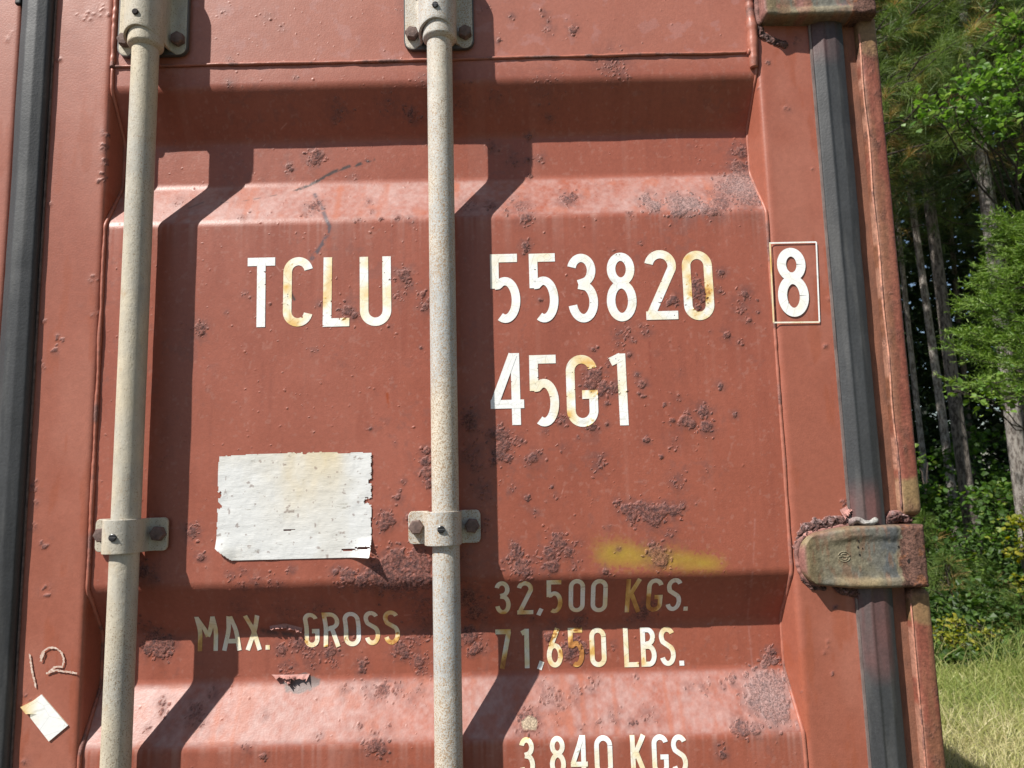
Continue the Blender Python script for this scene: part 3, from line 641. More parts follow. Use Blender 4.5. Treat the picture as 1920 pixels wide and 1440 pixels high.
# ---- film stickers
def relief(name, zs, xl, xr, nu, yfn, yback, mat, parent, colfn=None, keep=None, label=None, warp=None):
    u = np.linspace(0, 1, nu); Xl = np.array([xl(z) for z in zs]); Xr = np.array([xr(z) for z in zs])
    X = Xl[:, None]+(Xr-Xl)[:, None]*u[None]; Z = np.broadcast_to(np.asarray(zs)[:, None], X.shape); Y = yfn(X, Z)
    nr, nc = X.shape; V = np.stack([X, Y, warp(X, Z) if warp else Z], -1).reshape(-1, 3); F = grid_faces(nr, nc)
    if keep is not None: F = grid_faces(nr, nc, mask=keep(X, Z)[:-1, :-1])
    per = np.concatenate([np.arange(nc), np.arange(1, nr)*nc+nc-1, (nr-1)*nc+np.arange(nc-2, -1, -1), np.arange(nr-2, 0, -1)*nc])
    att = {}
    if colfn:
        c, ru = colfn(X, Y, Z); att = {'Col': c.reshape(-1, 3), 'Rust': ru.ravel()}
    if yback is not None:
        Vb = V[per].copy(); Vb[:, 1] = yback(Vb[:, 0], Vb[:, 2]) if callable(yback) else yback
        k = np.arange(len(per)); k2 = (k+1) % len(per)
        F = np.vstack([F, np.stack([per[k], len(V)+k, len(V)+k2, per[k2]], -1)])
        V = np.vstack([V, Vb])
        for a in att: att[a] = np.concatenate([att[a], att[a][per]])
    o = link(name, mesh_from(name, V, F, attrs=att), mat, None, label); o.parent = parent; return o
sx0, sz1 = at(408, 850); sx1, _ = at(697, 850); _, sz0 = at(600, 1048)
def st_keep(X, Z):
    u = (X-sx0)/(sx1-sx0); v = (Z-sz0)/(sz1-sz0); e = fbm(X, Z, 0.004, 701)*0.011; e2 = fbm(X, Z, 0.03, 705)*0.03
    k = (u > e*0.9+e2*.3) & (u < 1-e*0.8) & (v < 1-e-0.02*(u-0.5)**2*4-0.01) & (v > 0.004)
    k &= ~((u+v*0.9 < 0.105+e*1.5) & (v < 0.16))                                # torn lower left corner
    for (a, b, ra, rb) in ((0.005, .61, .03, .03), (0.01, .50, .025, .03), (0.985, .52, .035, .03), (.84, .075, .05, .010), (.95, .09, .05, .012), (.47, .27, .035, .008), (1.0, .70, .02, .02), (0.3, .995, .08, .02), (.82, .985, .06, .02), (.55, 1.0, .04, .03)):
        k &= (((u-a)/ra)**2+((v-b)/rb)**2)+(fbm(X, Z, 0.004, 702)-0.5)*2.6 > 1
    return k
def st_y(X, Z):
    u = (X-sx0)/(sx1-sx0); v = (Z-sz0)/(sz1-sz0)
    c = np.clip((u-0.86)/0.14, 0, 1)*np.clip((0.20-v)/0.20, 0, 1); c2 = np.clip((0.14-u)/0.14, 0, 1)*np.clip((0.22-v)/0.22, 0, 1)
    return HYat(X.ravel(), Z.ravel()).reshape(X.shape)*0.4-0.0016-(fbm(X, Z, 0.02, 703)-0.3)*0.0012-0.020*c**1.6-0.016*c2**1.4
def st_col(X, Y, Z):
    c = np.zeros(X.shape+(3,)); c[:] = (0.64, 0.645, 0.63); u = (X-sx0)/(sx1-sx0); v = (Z-sz0)/(sz1-sz0)
    f = np.exp(-((u-0.5)/0.17)**2)*sstep(0.0, 1.1, v)*fbm(X, Z*0.5, 0.03, 708)
    f2 = np.exp(-((u-0.72)/0.1)**2)*sstep(0.35, 1.0, v)*fbm(X, Z*0.3, 0.03, 709)
    c = mixc(c, (0.60, 0.46, 0.22), np.clip(f*1.3+f2*0.9, 0, .75))
    c = mixc(c, (0.55, 0.52, 0.44), sstep(0.5, 0.7, fbm(X, Z, 0.05, 710))*0.35)
    c = mixc(c, (0.20, 0.13, 0.11), sstep(0.76, 0.80, fbm(X, Z, 0.006, 712, 3))*0.6)
    return c, np.zeros(X.shape)
relief('paper_label', np.arange(sz0, sz1, 0.0011), lambda z: sx0, lambda z: sx1, 200, st_y, None, M_STICKER, door, st_col, st_keep, 'torn blank white film sticker, yellowed and cracked')
# small white tag on the left stile
c0 = [at(*p, -0.004) for p in ((40, 1325), (78, 1302), (128, 1360), (92, 1390), (57, 1345), (55, 1334))]
def tagmesh():
    P = [c0[0], at(62, 1314, -.004), c0[1], c0[2], c0[3], c0[4], at(59, 1337, -.004), at(50, 1338, -.004)]
    C = (np.mean([p[0] for p in P]), np.mean([p[1] for p in P])); V = [(C[0], -0.0052, C[1])]; n_ = len(P)
    for k, p in enumerate(P): V.append((p[0], -0.0062 if k in (0, 6, 7) else -0.0048, p[1]))
    for p in P: V.append((p[0], -0.0030, p[1]))
    F3 = [(0, 1+k, 1+(k+1) % n_) for k in range(n_)]; F4 = [(1+k, 1+n_+k, 1+n_+(k+1) % n_, 1+(k+1) % n_) for k in range(n_)]
    S = [0.0]+[0.6, .25, 0.0, 0, 0, .1, .3, .5]+[0.3]*n_
    return mesh_from('tag', V, F4, F3, {'Stain': S}, smooth=False)
tg = link('paper_tag', tagmesh(), M_DECAL, None, 'small white diamond-turned label with a yellowed corner'); tg.parent = stL
# lifted paint flakes
def flake(name, pts, seed, parent, lift=0.012, mat=M_PAINT):
    """curled sheet between two pixel polylines (root edge, free edge)"""
    root, free = pts; g = np.random.default_rng(seed); n_ = 22
    def rs(P):
        P = np.array([at(px, py) for px, py in P]); s = np.linspace(0, 1, len(P)); q = np.linspace(0, 1, n_)
        return np.stack([np.interp(q, s, P[:, 0]), np.interp(q, s, P[:, 1])], -1)
    A, B = rs(root), rs(free); B = B+g.normal(0, 0.0010, B.shape); u = np.linspace(0, 1, 6)
    XZ = A[None]*(1-u)[:, None, None]+B[None]*u[:, None, None]
    X, Z = XZ[..., 0], XZ[..., 1]
    Yb = HYat(X.ravel(), Z.ravel()).reshape(X.shape) if X.max() < PX1 else np.full(X.shape, -0.003)
    Y = Yb-0.0008-lift*(u[:, None]**1.5)*(0.4+0.9*g.random(n_)[None])
    c = np.zeros(X.shape+(3,)); c[:] = (0.40, 0.20, 0.17)
    V = np.stack([X, Y, Z], -1).reshape(-1, 3)
    o = link(name, mesh_from(name, V, grid_faces(*X.shape), attrs={'Col': c.reshape(-1, 3), 'Rust': np.full(X.size, .3)}), mat); o.parent = parent; return o
flake('paint_flake', ([(488, 1184), (520, 1178), (552, 1188)], [(490, 1190), (522, 1187), (550, 1196)]), 1, door, 0.006)
flake('paint_flake', ([(490, 1280), (530, 1280), (565, 1278)], [(500, 1284), (528, 1285), (562, 1289)]), 2, door, 0.008)
flake('paint_flake', ([(500, 1283), (520, 1295)], [(530, 1284), (530, 1297)]), 3, door, 0.008)

# ---------------------------------------------------------------- gaskets
def rubber_col(red_bands):
    def f(X, Y, Z, S):
        c = np.zeros(X.shape+(3,)); c[:] = (0.036, 0.038, 0.040)
        for (z0, z1, a) in red_bands:
            m_ = sstep(z0-0.03, z0+0.01, Z)*(1-sstep(z1-0.01, z1+0.035, Z))*np.clip(0.2+1.3*fbm(X, Z*0.4, 0.03, 811), 0, 1)*(1-sstep(0.503, 0.514, X))
            c = mixc(c, (0.13, 0.060, 0.055), np.clip(m_*a, 0, 1))
        c = mixc(c, (0.085, 0.085, 0.082), sstep(0.52, 0.75, fbm(X, Z*0.10, 0.012, 812))*0.45)
        return c, np.zeros(X.shape), (fbm(X*0.3, Z, 0.12, 813)-0.5)*0.0030
    return f
gR = member('door_gasket', [(0.4695, 0.0), (0.4705, -0.0080), (0.4850, -0.0150), (0.4885, -0.0138), (0.5020, -0.0152), (0.5165, -0.0095), (0.518, 0.012)], ZD,
            rubber_col([(CAM_Z-0.07, CAM_Z-0.035, .95), (CAM_Z-0.26, CAM_Z-0.165, .85), (CAM_Z+0.63, CAM_Z+0.70, .55)]), M_RUBBER, container, 0.0015, 0.0015)
gR.matrix_parent_inverse = Matrix.Translation((-CX, 0, 0))
gL = member('door_gasket', [(-0.7275, 0.0), (-0.7265, -0.0100), (-0.7120, -0.0185), (-0.6975, -0.0195), (-0.6835, -0.0150), (-0.6800, -0.0100), (-0.6795, 0.004)], ZD, rubber_col([]), M_RUBBER, container, 0.002, 0.0015)
gL.matrix_parent_inverse = Matrix.Translation((-CX, 0, 0))
# metal strip that holds the gasket
mb = MB(); mb.box(0.4672, 0.4700, -0.0068, -0.002, 0.2, 2.75); rs = mb.build('retaining_strip', mat_plain('dull_steel', (0.20, 0.155, 0.14), (0.10, 0.07, 0.065), 30, 0.6, 0.0003)); rs.parent = gR; 
mb = MB(); mb.box(-0.6792, -0.6770, -0.0055, -0.002, 0.2, 2.75); rs2 = mb.build('retaining_strip', M_BOLT); rs2.parent = gL
# upper retaining clip at the very top left of the left gasket
mb = MB(); mb.box(-0.7380, -0.7276, -0.0110, -0.0035, *sorted((CAM_Z+0.738, CAM_Z+0.80))); mb.build('gasket_corner', M_RUBBER, None, bevel=0.003).parent = gL

# ---------------------------------------------------------------- left-hand door leaf (edge seen at the far left)
zc = dense(0.20, 2.75, CAM_Z-0.43, CAM_Z+0.76, 0.01, 0.05); xc = np.linspace(CX-(PX1-CX), CX-(PX0-CX), 60)
X2, Z2 = np.meshgrid(xc, zc); c = np.zeros(X2.shape+(3,)); c[:] = (0.335, 0.09, 0.054); c = mixc(c, (0.38, .12, .08), fbm(X2, Z2, .2, 822))
d2 = cpart(link('door_leaf', mesh_from('door_leaf', np.stack([X2, profile(Z2), Z2], -1).reshape(-1, 3), grid_faces(*X2.shape), attrs={'Col': c.reshape(-1, 3), 'Rust': np.zeros(X2.size)}), M_PAINT))
zs2 = dense(0.16, 2.78, CAM_Z-0.43, CAM_Z+0.76, 0.005, 0.05)
member('door_stile', [(-1.875, 0.02), (-1.875, -0.003), (-1.787, -0.003), (-1.780, 0.05)], zs2, stile_col([], 901), M_PAINT, d2, 0.008)
member('door_stile', [(-0.811, 0.05), (-0.809, -0.003), (-0.7305, -0.003), (-0.7305, 0.02)], zs2, stile_col([(20, 60, 9, .3), (30, 250, 3, .6)], 902), M_PAINT, d2, 0.008)
# top and bottom rails of both leaves, header and sill
for x0, x1, par in ((-0.728, 0.478, door), (-1.875, -0.732, d2)):
    for za, zb in ((2.70, 2.78), (0.16, 0.24)):
        mb = MB(); mb.box(x0, x1, 0.004, 0.05, za, zb); mb.build('door_rail', M_RED_FLAT, par, bevel=0.004)

# ---------------------------------------------------------------- corner post, channel, bar, body
def post_col(seed, lst):
    def f(X, Y, Z, S):
        c = np.zeros(X.shape+(3,)); c[:] = (0.215, 0.066, 0.043)
        c = mixc(c, (0.21, 0.095, 0.052), sstep(0.40, 0.58, fbm(X*2, Z*0.35, 0.06, seed))*0.8)
        c = mixc(c, (0.30, 0.11, 0.07), sstep(0.55, 0.66, fbm(X, Z*0.3, 0.02, seed+1))*0.45)
        for (z0, z1, a) in lst:                   # olive primer patches next to the hinges
            m_ = sstep(z0-0.004, z0+0.002, Z+(fbm(X, Z, 0.02, seed+2)-0.5)*0.02)*(1-sstep(z1-0.002, z1+0.005, Z+(fbm(X, Z, 0.02, seed+2)-0.5)*0.02))
            c = mixc(c, (0.24, 0.165, 0.075), m_*a)
        R_ = sstep(0.52, 0.72, fbm(X, Z*0.6, 0.012, seed+4, 5))*sstep(.4, .6, fbm(X, Z, 0.07, seed+5)); c = mixc(c, (0.14, 0.070, 0.050), R_*0.6)
        return c, R_, (fbm(X, Z, 0.006, seed+6)-0.5)*0.0009*(0.4+R_)+(fbm(X*0.2, Z, 0.15, seed+7)-0.5)*0.002
    return f
post = cpart(member('corner_post', [(0.5175, 0.16), (0.5175, 0.004), (0.5395, 0.004), (0.5410, 0.02), (0.5660, 0.02), (0.5660, 0.17), (0.52, 0.17)], ZD, post_col(911, []), M_WORN, container, 0.002, 0.003))
chn = MB(); chn.box(0.5180, 0.5392, 0.0015, 0.006, 0.2, 2.8); chn.build('channel_face', M_CHANNEL, post)
HZ = [CAM_Z+0.677, CAM_Z-0.155, CAM_Z-0.985]                # lower edges of the hinge blades
segs = [(CAM_Z-0.062, CAM_Z+0.690, [(CAM_Z-0.075, CAM_Z-0.012, .9), (CAM_Z+0.622, CAM_Z+0.70, .75)]), (CAM_Z-0.89, CAM_Z-0.1575, [(CAM_Z-0.205, CAM_Z-0.15, .7)]), (0.16, CAM_Z-0.99, []), (CAM_Z+0.765, 2.78, [])]
for k, (za, zb, pl) in enumerate(segs):
    n_ = int((zb-za)/0.003); zf = np.linspace(za, zb, n_)
    def cf(X, Y, Z, S, za=za, zb=zb, pl=pl, k=k):
        c, R_, H = post_col(921+k, pl)(X, Y, Z, S)
        e = np.minimum(Z-za, zb-Z); H = H-0.010*np.clip(1-e/0.010, 0, 1)**2        # rounded-off ends
        ed = sstep(0.5405, 0.5365+0.0075, X)
        f = (X < 0.5420+0.003*fbm(X, Z, 0.01, 931))*sstep(0.42, 0.55, fbm(X, Z*0.5, 0.02, 932)); c = mixc(c, (0.42, 0.22, 0.155), f*0.7)
        endr = np.clip(1-e/0.022, 0, 1); c = mixc(c, (0.17, 0.09, 0.055), endr*0.7*(fbm(X, Z, .01, 933) > .42)); R_ = np.maximum(R_, endr*0.8)
        return c, R_, H
    b_ = cpart(member('post_bar', [(0.5392, 0.012), (0.5392, -0.0120), (0.5690, -0.0120), (0.5690, 0.060), (0.5665, 0.10)], zf, cf, M_WORN, container, 0.009, 0.002))
    # end caps
    for ze in (za, zb):
        mb = MB(); mb.add([(0.5400, 0.012, ze), (0.5410, -0.0045, ze), (0.546, -0.0085, ze), (0.561, -0.0085, ze), (0.5665, -0.0045, ze), (0.5675, 0.06, ze)], [(0, 1, 2, 3, 4, 5)]); mb.build('bar_end', M_CHANNEL, b_)
bead('paint_ridge', [(0.5405+0.0008*math.sin(z*40), -0.0100, z) for z in np.arange(CAM_Z-0.05, CAM_Z+0.66, 0.004)], 0.0014, 941, M_WORN, post, (0.52, 0.24, 0.16), 0.3)
bead('paint_ridge', [(0.5405, -0.0100, z) for z in np.arange(CAM_Z-0.43, CAM_Z-0.175, 0.004)], 0.0013, 951, M_WORN, post, (0.50, 0.22, 0.15), 0.3)

def corr_wall(name, xw, y0, y1, z0, z1, sgn):
    ys = []; xs = []; y = y0; ph = 0
    pat = [(0.072, 0), (0.068, 1), (0.070, 1), (0.068, 0)]; cur = 0
    P = [(xw, y0)]
    while y < y1:
        for d_, s_ in pat:
            y += d_; P.append((xw-sgn*0.036*s_, min(y, y1)))
            if y >= y1: break
    P = np.array(P); V = np.vstack([np.column_stack([P[:, 0], P[:, 1], np.full(len(P), z)]) for z in np.linspace(z0, z1, 6)])
    return cpart(link(name, mesh_from(name, V, grid_faces(6, len(P)), smooth=False), M_RED_FLAT))
LEN = 12.19
corr_wall('side_wall', XR-0.006, 0.17, LEN-0.1, 0.16, 2.83, 1); corr_wall('side_wall', XL+0.006, 0.0, LEN-0.1, 0.16, 2.83, -1)
for nm, b in (('roof', (XL+.02, XR-.02, 0.02, LEN, 2.84, 2.875)), ('floor', (XL+.03, XR-.03, 0.06, LEN, 0.12, 0.16)), ('end_wall', (XL+.03, XR-.03, LEN-.06, LEN-.03, 0.161, 2.83)),
              ('header', (XL+.03, XR-.03, 0.0, 0.10, 2.785, 2.838)), ('sill', (XL+.03, XR-.03, -0.01, 0.12, 0.02, 0.118))):
    mb = MB(); mb.box(*b); cpart(mb.build(nm, M_RED_FLAT, bevel=0.006))
for x0, x1 in ((XL, XL+0.08), (XR-0.06, XR-0.0025)):
    mb = MB(); mb.box(x0, x1, 0.175, LEN, 2.80, 2.87); cpart(mb.build('top_rail', M_RED_FLAT, bevel=0.008))
    mb = MB(); mb.box(x0, x1, 0.175, LEN, 0.03, 0.157); cpart(mb.build('bottom_rail', M_RED_FLAT, bevel=0.008))
mb = MB(); mb.box(XL, XL+0.10, -0.012, 0.17, 0.16, 2.785); cpart(mb.build('corner_post', M_RED_FLAT, bevel=0.006))
for x0 in (XL-0.002, XR-0.176):
    for z0 in (0.0, 2.79):
        for y0 in (-0.014, LEN-0.16):
            mb = MB(); mb.box(x0, x0+0.178, y0, y0+0.174, z0, z0+0.118); cc = cpart(mb.build('corner_casting', M_RED_FLAT, bevel=0.012))
            mb = MB(); yy = y0-0.0015 if y0 < 1 else y0+0.1755; a = [(x0+0.089+0.032*math.cos(t)*(1), yy, z0+0.059+0.045*math.sin(t)) for t in np.linspace(0, 2*math.pi, 20, endpoint=False)]
            mb.add(a, [tuple(range(20))]); mb.build('casting_hole', M_HOLE, cc)

# ---------------------------------------------------------------- locking rods, guides, clamps
def hexbolt(parent, x, y, z, r=0.0115, h=0.0075, rot=0.3, mat=M_BOLT, name='bolt'):
    mb = MB(); rings = [(r*1.0, 0.002), (r*1.0, -h*0.75), (r*0.86, -h), (r*0.35, -h*1.1)]; V = []
    for rr, yy in rings:
        for k in range(6):
            t = rot+k*math.pi/3; V.append((x+rr*math.cos(t)*(1+0.04*math.sin(k*3)), y+yy, z+rr*math.sin(t)))
    F = [(i*6+k, i*6+(k+1) % 6, (i+1)*6+(k+1) % 6, (i+1)*6+k) for i in range(3) for k in range(6)]+[tuple(18+k for k in range(6))]
    mb.add(V, F); o = mb.build(name, mat, parent); 
    return o
def screw(parent, x, y, z, r=0.0048, cross=False, hollow=False):
    P = [(x, y+0.004, z), (x, y-0.0012, z), (x, y-0.0018, z)]; V, F, T = tube_data(P, [r, r, r*0.8], 20)
    o = link('grease_screw', mesh_from('grease_screw', V, F, T, smooth=False), M_BLACK if not hollow else M_HOLE); o.parent = parent
    if not hollow:
        mb = MB(); mb.box(x-r*.95, x+r*.95, y-0.00215, y-0.0014, z-0.00045, z+0.00045)
        if cross: mb.box(x-0.00045, x+0.00045, y-0.0023, y-0.0015, z-r*.95, z+r*.95)
        s_ = mb.build('screw_slot', mat_plain('slot_grey', (0.10, 0.10, 0.10), (0.05, 0.05, 0.05), 50, 0.6, 0)); s_.parent = parent
ROD_Y, ROD_R = -0.033, 0.0185
def make_rod(x, mat, label):
    zr = np.concatenate([[0.10], np.arange(CAM_Z-0.5, CAM_Z+0.8, 0.02), [2.86]])
    V, F, T = tube_data([(x, ROD_Y, z) for z in zr], ROD_R, 48)
    rod = cpart(link('locking_rod', mesh_from('locking_rod', V, F, T), mat, None, label))
    # flared collar under the guide
    prof_ = [(ROD_R, 0.6440), (0.0190, 0.6442), (0.0210, 0.6455), (0.0233, 0.6480), (0.0242, 0.6492), (0.02445, 0.6500), (0.0245, 0.6510), (0.0245, 0.6550), (0.0245, 0.6720), (0.0243, 0.6730), (ROD_R, 0.6735)]
    V, F, T = tube_data([(x, ROD_Y, CAM_Z+z+0.00001*i) for i, (r, z) in enumerate(prof_)], [p[0] for p in prof_], 48, False)
    link('collar', mesh_from('collar', V, F), mat).parent = rod
    return rod
def bracket(name, x, z0, z1, rb, half, mat, parent_label, cr=0.010, plate_y=-0.0075, flare=0.0):
    """saddle: flat ears and a half-round bridge over the rod"""
    P = [(x-half, plate_y)]; P += [(x-half+0.002+i*(half-rb-0.006-0.002)/6, plate_y) for i in range(7)]
    a = np.linspace(0, math.pi, 30)
    P += [(x-rb-0.0012, plate_y-0.0015), (x-rb-0.0002, plate_y-0.006)]
    P += [(x-rb*math.cos(t), ROD_Y-rb*math.sin(t)) for t in a]
    P += [(x+rb+0.0002, plate_y-0.006), (x+rb+0.0012, plate_y-0.0015)]
    P += [(x+rb+0.006+i*(half-rb-0.006-0.002)/6, plate_y) for i in range(7)]+[(x+half, plate_y)]
    P = np.array(P); nz = 26; t = np.linspace(0, 1, nz)
    xx = P[:, 0]-x; e = np.clip((np.abs(xx)-(half-cr))/cr, 0, 1); ins = cr*(1-np.sqrt(np.clip(1-e*e, 0, 1)))
    zb = z0+ins+flare*np.clip(1-(np.abs(xx)/(rb*1.3))**2, 0, 1); zt = z1-ins
    Z = zb[None]+(zt-zb)[None]*t[:, None]; X = np.broadcast_to(P[:, 0], Z.shape); Y = np.broadcast_to(P[:, 1], Z.shape)
    V = np.stack([X, Y, Z], -1).reshape(-1, 3)
    o = cpart(link(name, mesh_from(name, V, grid_faces(*Z.shape)), mat, None, parent_label))
    m_ = o.modifiers.new('Solidify', 'SOLIDIFY'); m_.thickness = 0.0042; m_.offset = -1
    m_ = o.modifiers.new('Bevel', 'BEVEL'); m_.width = 0.0009; m_.segments = 2; m_.limit_method = 'ANGLE'; m_.angle_limit = math.radians(60)
    return o
RODS = [(-0.524, M_ROD1), (-0.091, M_ROD2)]
for i, (x, mt) in enumerate(RODS):
    make_rod(x, mt, ('cream tubular locking rod nearer the door edge', 'speckled cream locking rod in the middle of the door')[i])
    # upper guide
    g = bracket('rod_guide', x-0.003, CAM_Z+0.6515, CAM_Z+0.80, 0.0275, 0.051, mt, None, 0.012, -0.008, 0.016)
    mb = MB(); gx0 = x-0.003; n_ = 24
    def rr_poly(hx, z0, z1, r):
        pts = []
        for cx_, cz_, a0 in ((gx0+hx-r, z1-r, 0), (gx0-hx+r, z1-r, 90), (gx0-hx+r, z0+r, 180), (gx0+hx-r, z0+r, 270)):
            for q in range(6):
                t = math.radians(a0+q*18); pts.append((cx_+r*math.cos(t), cz_+r*math.sin(t)))
        return pts
    pl = rr_poly(0.0530, CAM_Z+0.6510, CAM_Z+0.805, 0.014); n_ = len(pl)
    mb.add([(a, -0.0015, b) for a, b in pl]+[(a, -0.0074, b) for a, b in pl], [tuple(range(n_)), tuple(range(n_, 2*n_))]+[(k, (k+1) % n_, n_+(k+1) % n_, n_+k) for k in range(n_)])
    mb.build('backing_pad', M_TARP, g)
    for (dx, dz_) in ((-0.040, 0.674), (0.040, 0.674), (-0.040, 0.755), (0.040, 0.755)):
        hexbolt(g, x-0.003+dx, -0.010, CAM_Z+dz_, 0.0105, 0.008, 0.2+dx*9)
    screw(g, x-0.003, ROD_Y-0.0275-0.0004, CAM_Z+0.7085-0.022, 0.0045, cross=(i == 1), hollow=(i == 0))
    # lower clamp
    c_ = bracket('rod_clamp', x-0.004, CAM_Z-0.082, CAM_Z-0.037, 0.0245, 0.050, mt, None, 0.006, -0.009)
    for dx in (-0.0385, 0.0385): hexbolt(c_, x-0.004+dx, -0.011, CAM_Z-0.0585, 0.0105, 0.008, 0.5+dx*11)
    screw(c_, x-0.004, ROD_Y-0.0245-0.0004, CAM_Z-0.0600, 0.0050, cross=False)
    # same clamp again further down the rod
    c2 = c_.copy(); COL.objects.link(c2); c2.location.z -= 0.95
    for ch in list(c_.children): q = ch.copy(); COL.objects.link(q); q.parent = c2

# ---------------------------------------------------------------- hinges
def make_hinge(z0, round_left, seed, label):
    H_ = 0.0835; z1 = z0+H_; zm = (z0+z1)/2; xl0, xr0 = 0.393, 0.5600
    rl = 0.036 if round_left else 0.012
    def xl(z):
        d = abs(z-zm); q = (d-(H_/2-rl))/rl
        return xl0+(rl*0.75*(1-math.sqrt(max(0, 1-q*q))) if q > 0 else 0)
    def zwarp(X, Z):
        return zm-0.002*(1-sstep(xl0, 0.47, X))*round_left+(Z-zm)*(1-(0.17 if round_left else 0.04)*(1-sstep(xl0+0.005, 0.475, X)))
    def taper(X): return 0.0045*(1-sstep(xl0, 0.46, X))
    def yf(X, Z):
        u = (X-xl0)/(xr0-xl0); v = (Z-zm)/(H_/2)
        top = sstep(0.42, 0.70, v-0.16*np.sin(u*3.1)+0.12)*sstep(0.10, 0.40, u)*(1-sstep(0.74, 0.84, u)); bot = sstep(0.55, 0.82, -v-0.10*np.sin(u*3+.6)+0.06)*sstep(0.10, 0.40, u)*(1-sstep(0.80, 0.88, u))
        e = np.minimum(H_/2-np.abs(Z-zm), np.minimum(X-xl0+0.002, xr0-X)); rnd = 0.0060*(1-np.sqrt(np.clip(1-(1-np.clip(e/0.0060, 0, 1))**2, 0, 1)))
        kn = sstep(0.80, 0.92, u)*0.0015
        return (-0.0270 if round_left else -0.0320)+0.0034*(1-top)*(1-bot)*sstep(0.03, 0.16, u)*(1-sstep(0.82, 0.9, u))+rnd-kn-0.001*np.sin(np.clip(u, 0, 1)*3.14)+(fbm(X, Z, 0.004, seed)-0.5)*0.0011*(0.5+1.6*sstep(.78, .86, u))+(fbm(X, Z, 0.02, seed+5)-0.5)*0.0012
    def cf(X, Y, Z):
        u = (X-xl0)/(xr0-xl0); v = (Z-zm)/(H_/2)
        c = np.zeros(X.shape+(3,)); c[:] = (0.185, 0.162, 0.105)
        c = mixc(c, (0.150, 0.145, 0.120), sstep(0.35, 0.68, fbm(X, Z, 0.05, seed+1)))
        c = mixc(c, (0.26, 0.175, 0.075), np.clip(sstep(0.45, 0.68, fbm(X, Z, 0.05, seed+2))*sstep(0.25, 0.9, np.abs(v))*(1-u*.7)+0.4*sstep(0.16, 0.05, u), 0, .7))
        c = mixc(c, (0.30, 0.115, 0.095), sstep(0.52, 0.62, fbm(X, Z*0.6, 0.03, seed+3))*(0.7 if not round_left else sstep(0.5, .9, v)*.35))
        c = mixc(c, (0.085, 0.095, 0.100), sstep(0.60, 0.68, u)*(1-sstep(0.76, 0.80, u))*sstep(0.38, 0.5, fbm(X, Z*0.5, 0.015, seed+4))*0.8)
        R_ = sstep(0.77, 0.80, u+(fbm(X, Z, 0.012, seed+6)-0.5)*0.10)
        c = mixc(c, (0.135, 0.068, 0.050), R_*0.95); c = mixc(c, (0.33, 0.13, 0.05), R_*sstep(0.55, 0.65, fbm(X, Z, 0.01, seed+7))*0.45)
        st_ = sstep(0.52, 0.66, fbm(X, Z*0.25, 0.007, seed+12))*(1-R_); c = mixc(c, (0.20, 0.105, 0.06), st_*0.55); ed = sstep(0.90, 0.98, np.abs(v))*(1-R_); c = mixc(c, (0.22, 0.13, 0.07), ed*0.4)
        e2 = sstep(0.035, 0.0, u); c = mixc(c, (0.26, 0.12, 0.10), e2)
        bb = sstep(0.62, 0.7, -v)*(1-sstep(0.9, 1.0, -v))*sstep(0.15, 0.3, u)*(1-R_); c = mixc(c, (0.30, 0.24, 0.14), bb*0.4)
        return c, np.clip(R_*0.8+0.2, 0, 1)
    h = relief('hinge', np.linspace(z0, z1, 80), xl, lambda z: xr0, 150, yf, lambda X, Z: np.where(X > 0.53, 0.02, np.where(X < .47, -0.003, 0.0)), M_WORN, container, cf, None, label, zwarp)
    h.matrix_parent_inverse = Matrix.Translation((-CX, 0, 0))
    # raised maker's mark: ring open at both sides with an S inside
    cx, cz = (at(1580, 1043, -0.02) if round_left else at(1490, 11, -0.02))
    if not round_left: cz = z0+0.0495; 
    V = []; F = []; T3 = []; n_ = 0
    def add(P, r):
        nonlocal n_
        P = np.array(P); Y = yf(P[:, 0], P[:, 1]); v_, f_, t_ = tube_data(np.column_stack([P[:, 0], Y-0.0002, P[:, 1]]), r, 8)
        V.append(v_); F.append(f_+n_); T3.append(t_+n_); n_ += len(v_)
    R0 = 0.0078
    add(ell(cx, cz, R0*1.05, R0*.85, 12, 168), 0.0007); add(ell(cx, cz, R0*1.05, R0*.85, 192, 348), 0.0007)
    add([(cx-R0*1.05, cz-.0005), (cx-R0*.45, cz-.0002)], 0.0007); add([(cx+R0*1.05, cz+.0005), (cx+R0*.45, cz+.0002)], 0.0007)
    r_ = 0.0021
    add(np.vstack([ell(cx, cz+r_, r_*1.6, r_, 20, 270, 14), ell(cx, cz-r_, r_*1.6, r_, 90, -160, 14)]), 0.0007)
    V = np.vstack(V); c = np.zeros((len(V), 3)); c[:] = (0.23, 0.20, 0.13)
    link('maker_mark', mesh_from('maker_mark', V, np.vstack(F), np.vstack(T3), {'Col': c, 'Rust': np.full(len(V), .2)}), M_WORN).parent = h
    # pin hole and pits
    if round_left:
        for (px, py, r) in ((1704, 1052, .0030), (1685, 1025, .0015), (1609, 1014, .0013), (1609, 1026, .0014), (1617, 1028, .001), (1612, 1040, .0013)):
            x, z = at(px, py, -0.025); y = float(yf(np.array([x]), np.array([z]))[0])
            mb = MB(); mb.add([(x+r*math.cos(t)*1.0, y-0.0007, z+r*math.sin(t)*1.05) for t in np.linspace(0, 2*math.pi, 14, endpoint=False)], [tuple(range(14))]); mb.build('pit', M_HOLE, h)
    # weld round the blade's left end
    pts = []
    for z in np.linspace(z1-0.002, z0+0.002, 60): pts.append((xl(z)-0.0012, -0.0045, float(zwarp(np.float64(xl(z)), np.float64(z)))))
    if round_left: pts = [(0.470, -0.004, z1+0.0005), (0.43, -0.004, z1-0.006)]+pts+[(0.42, -0.004, z0+0.003)]
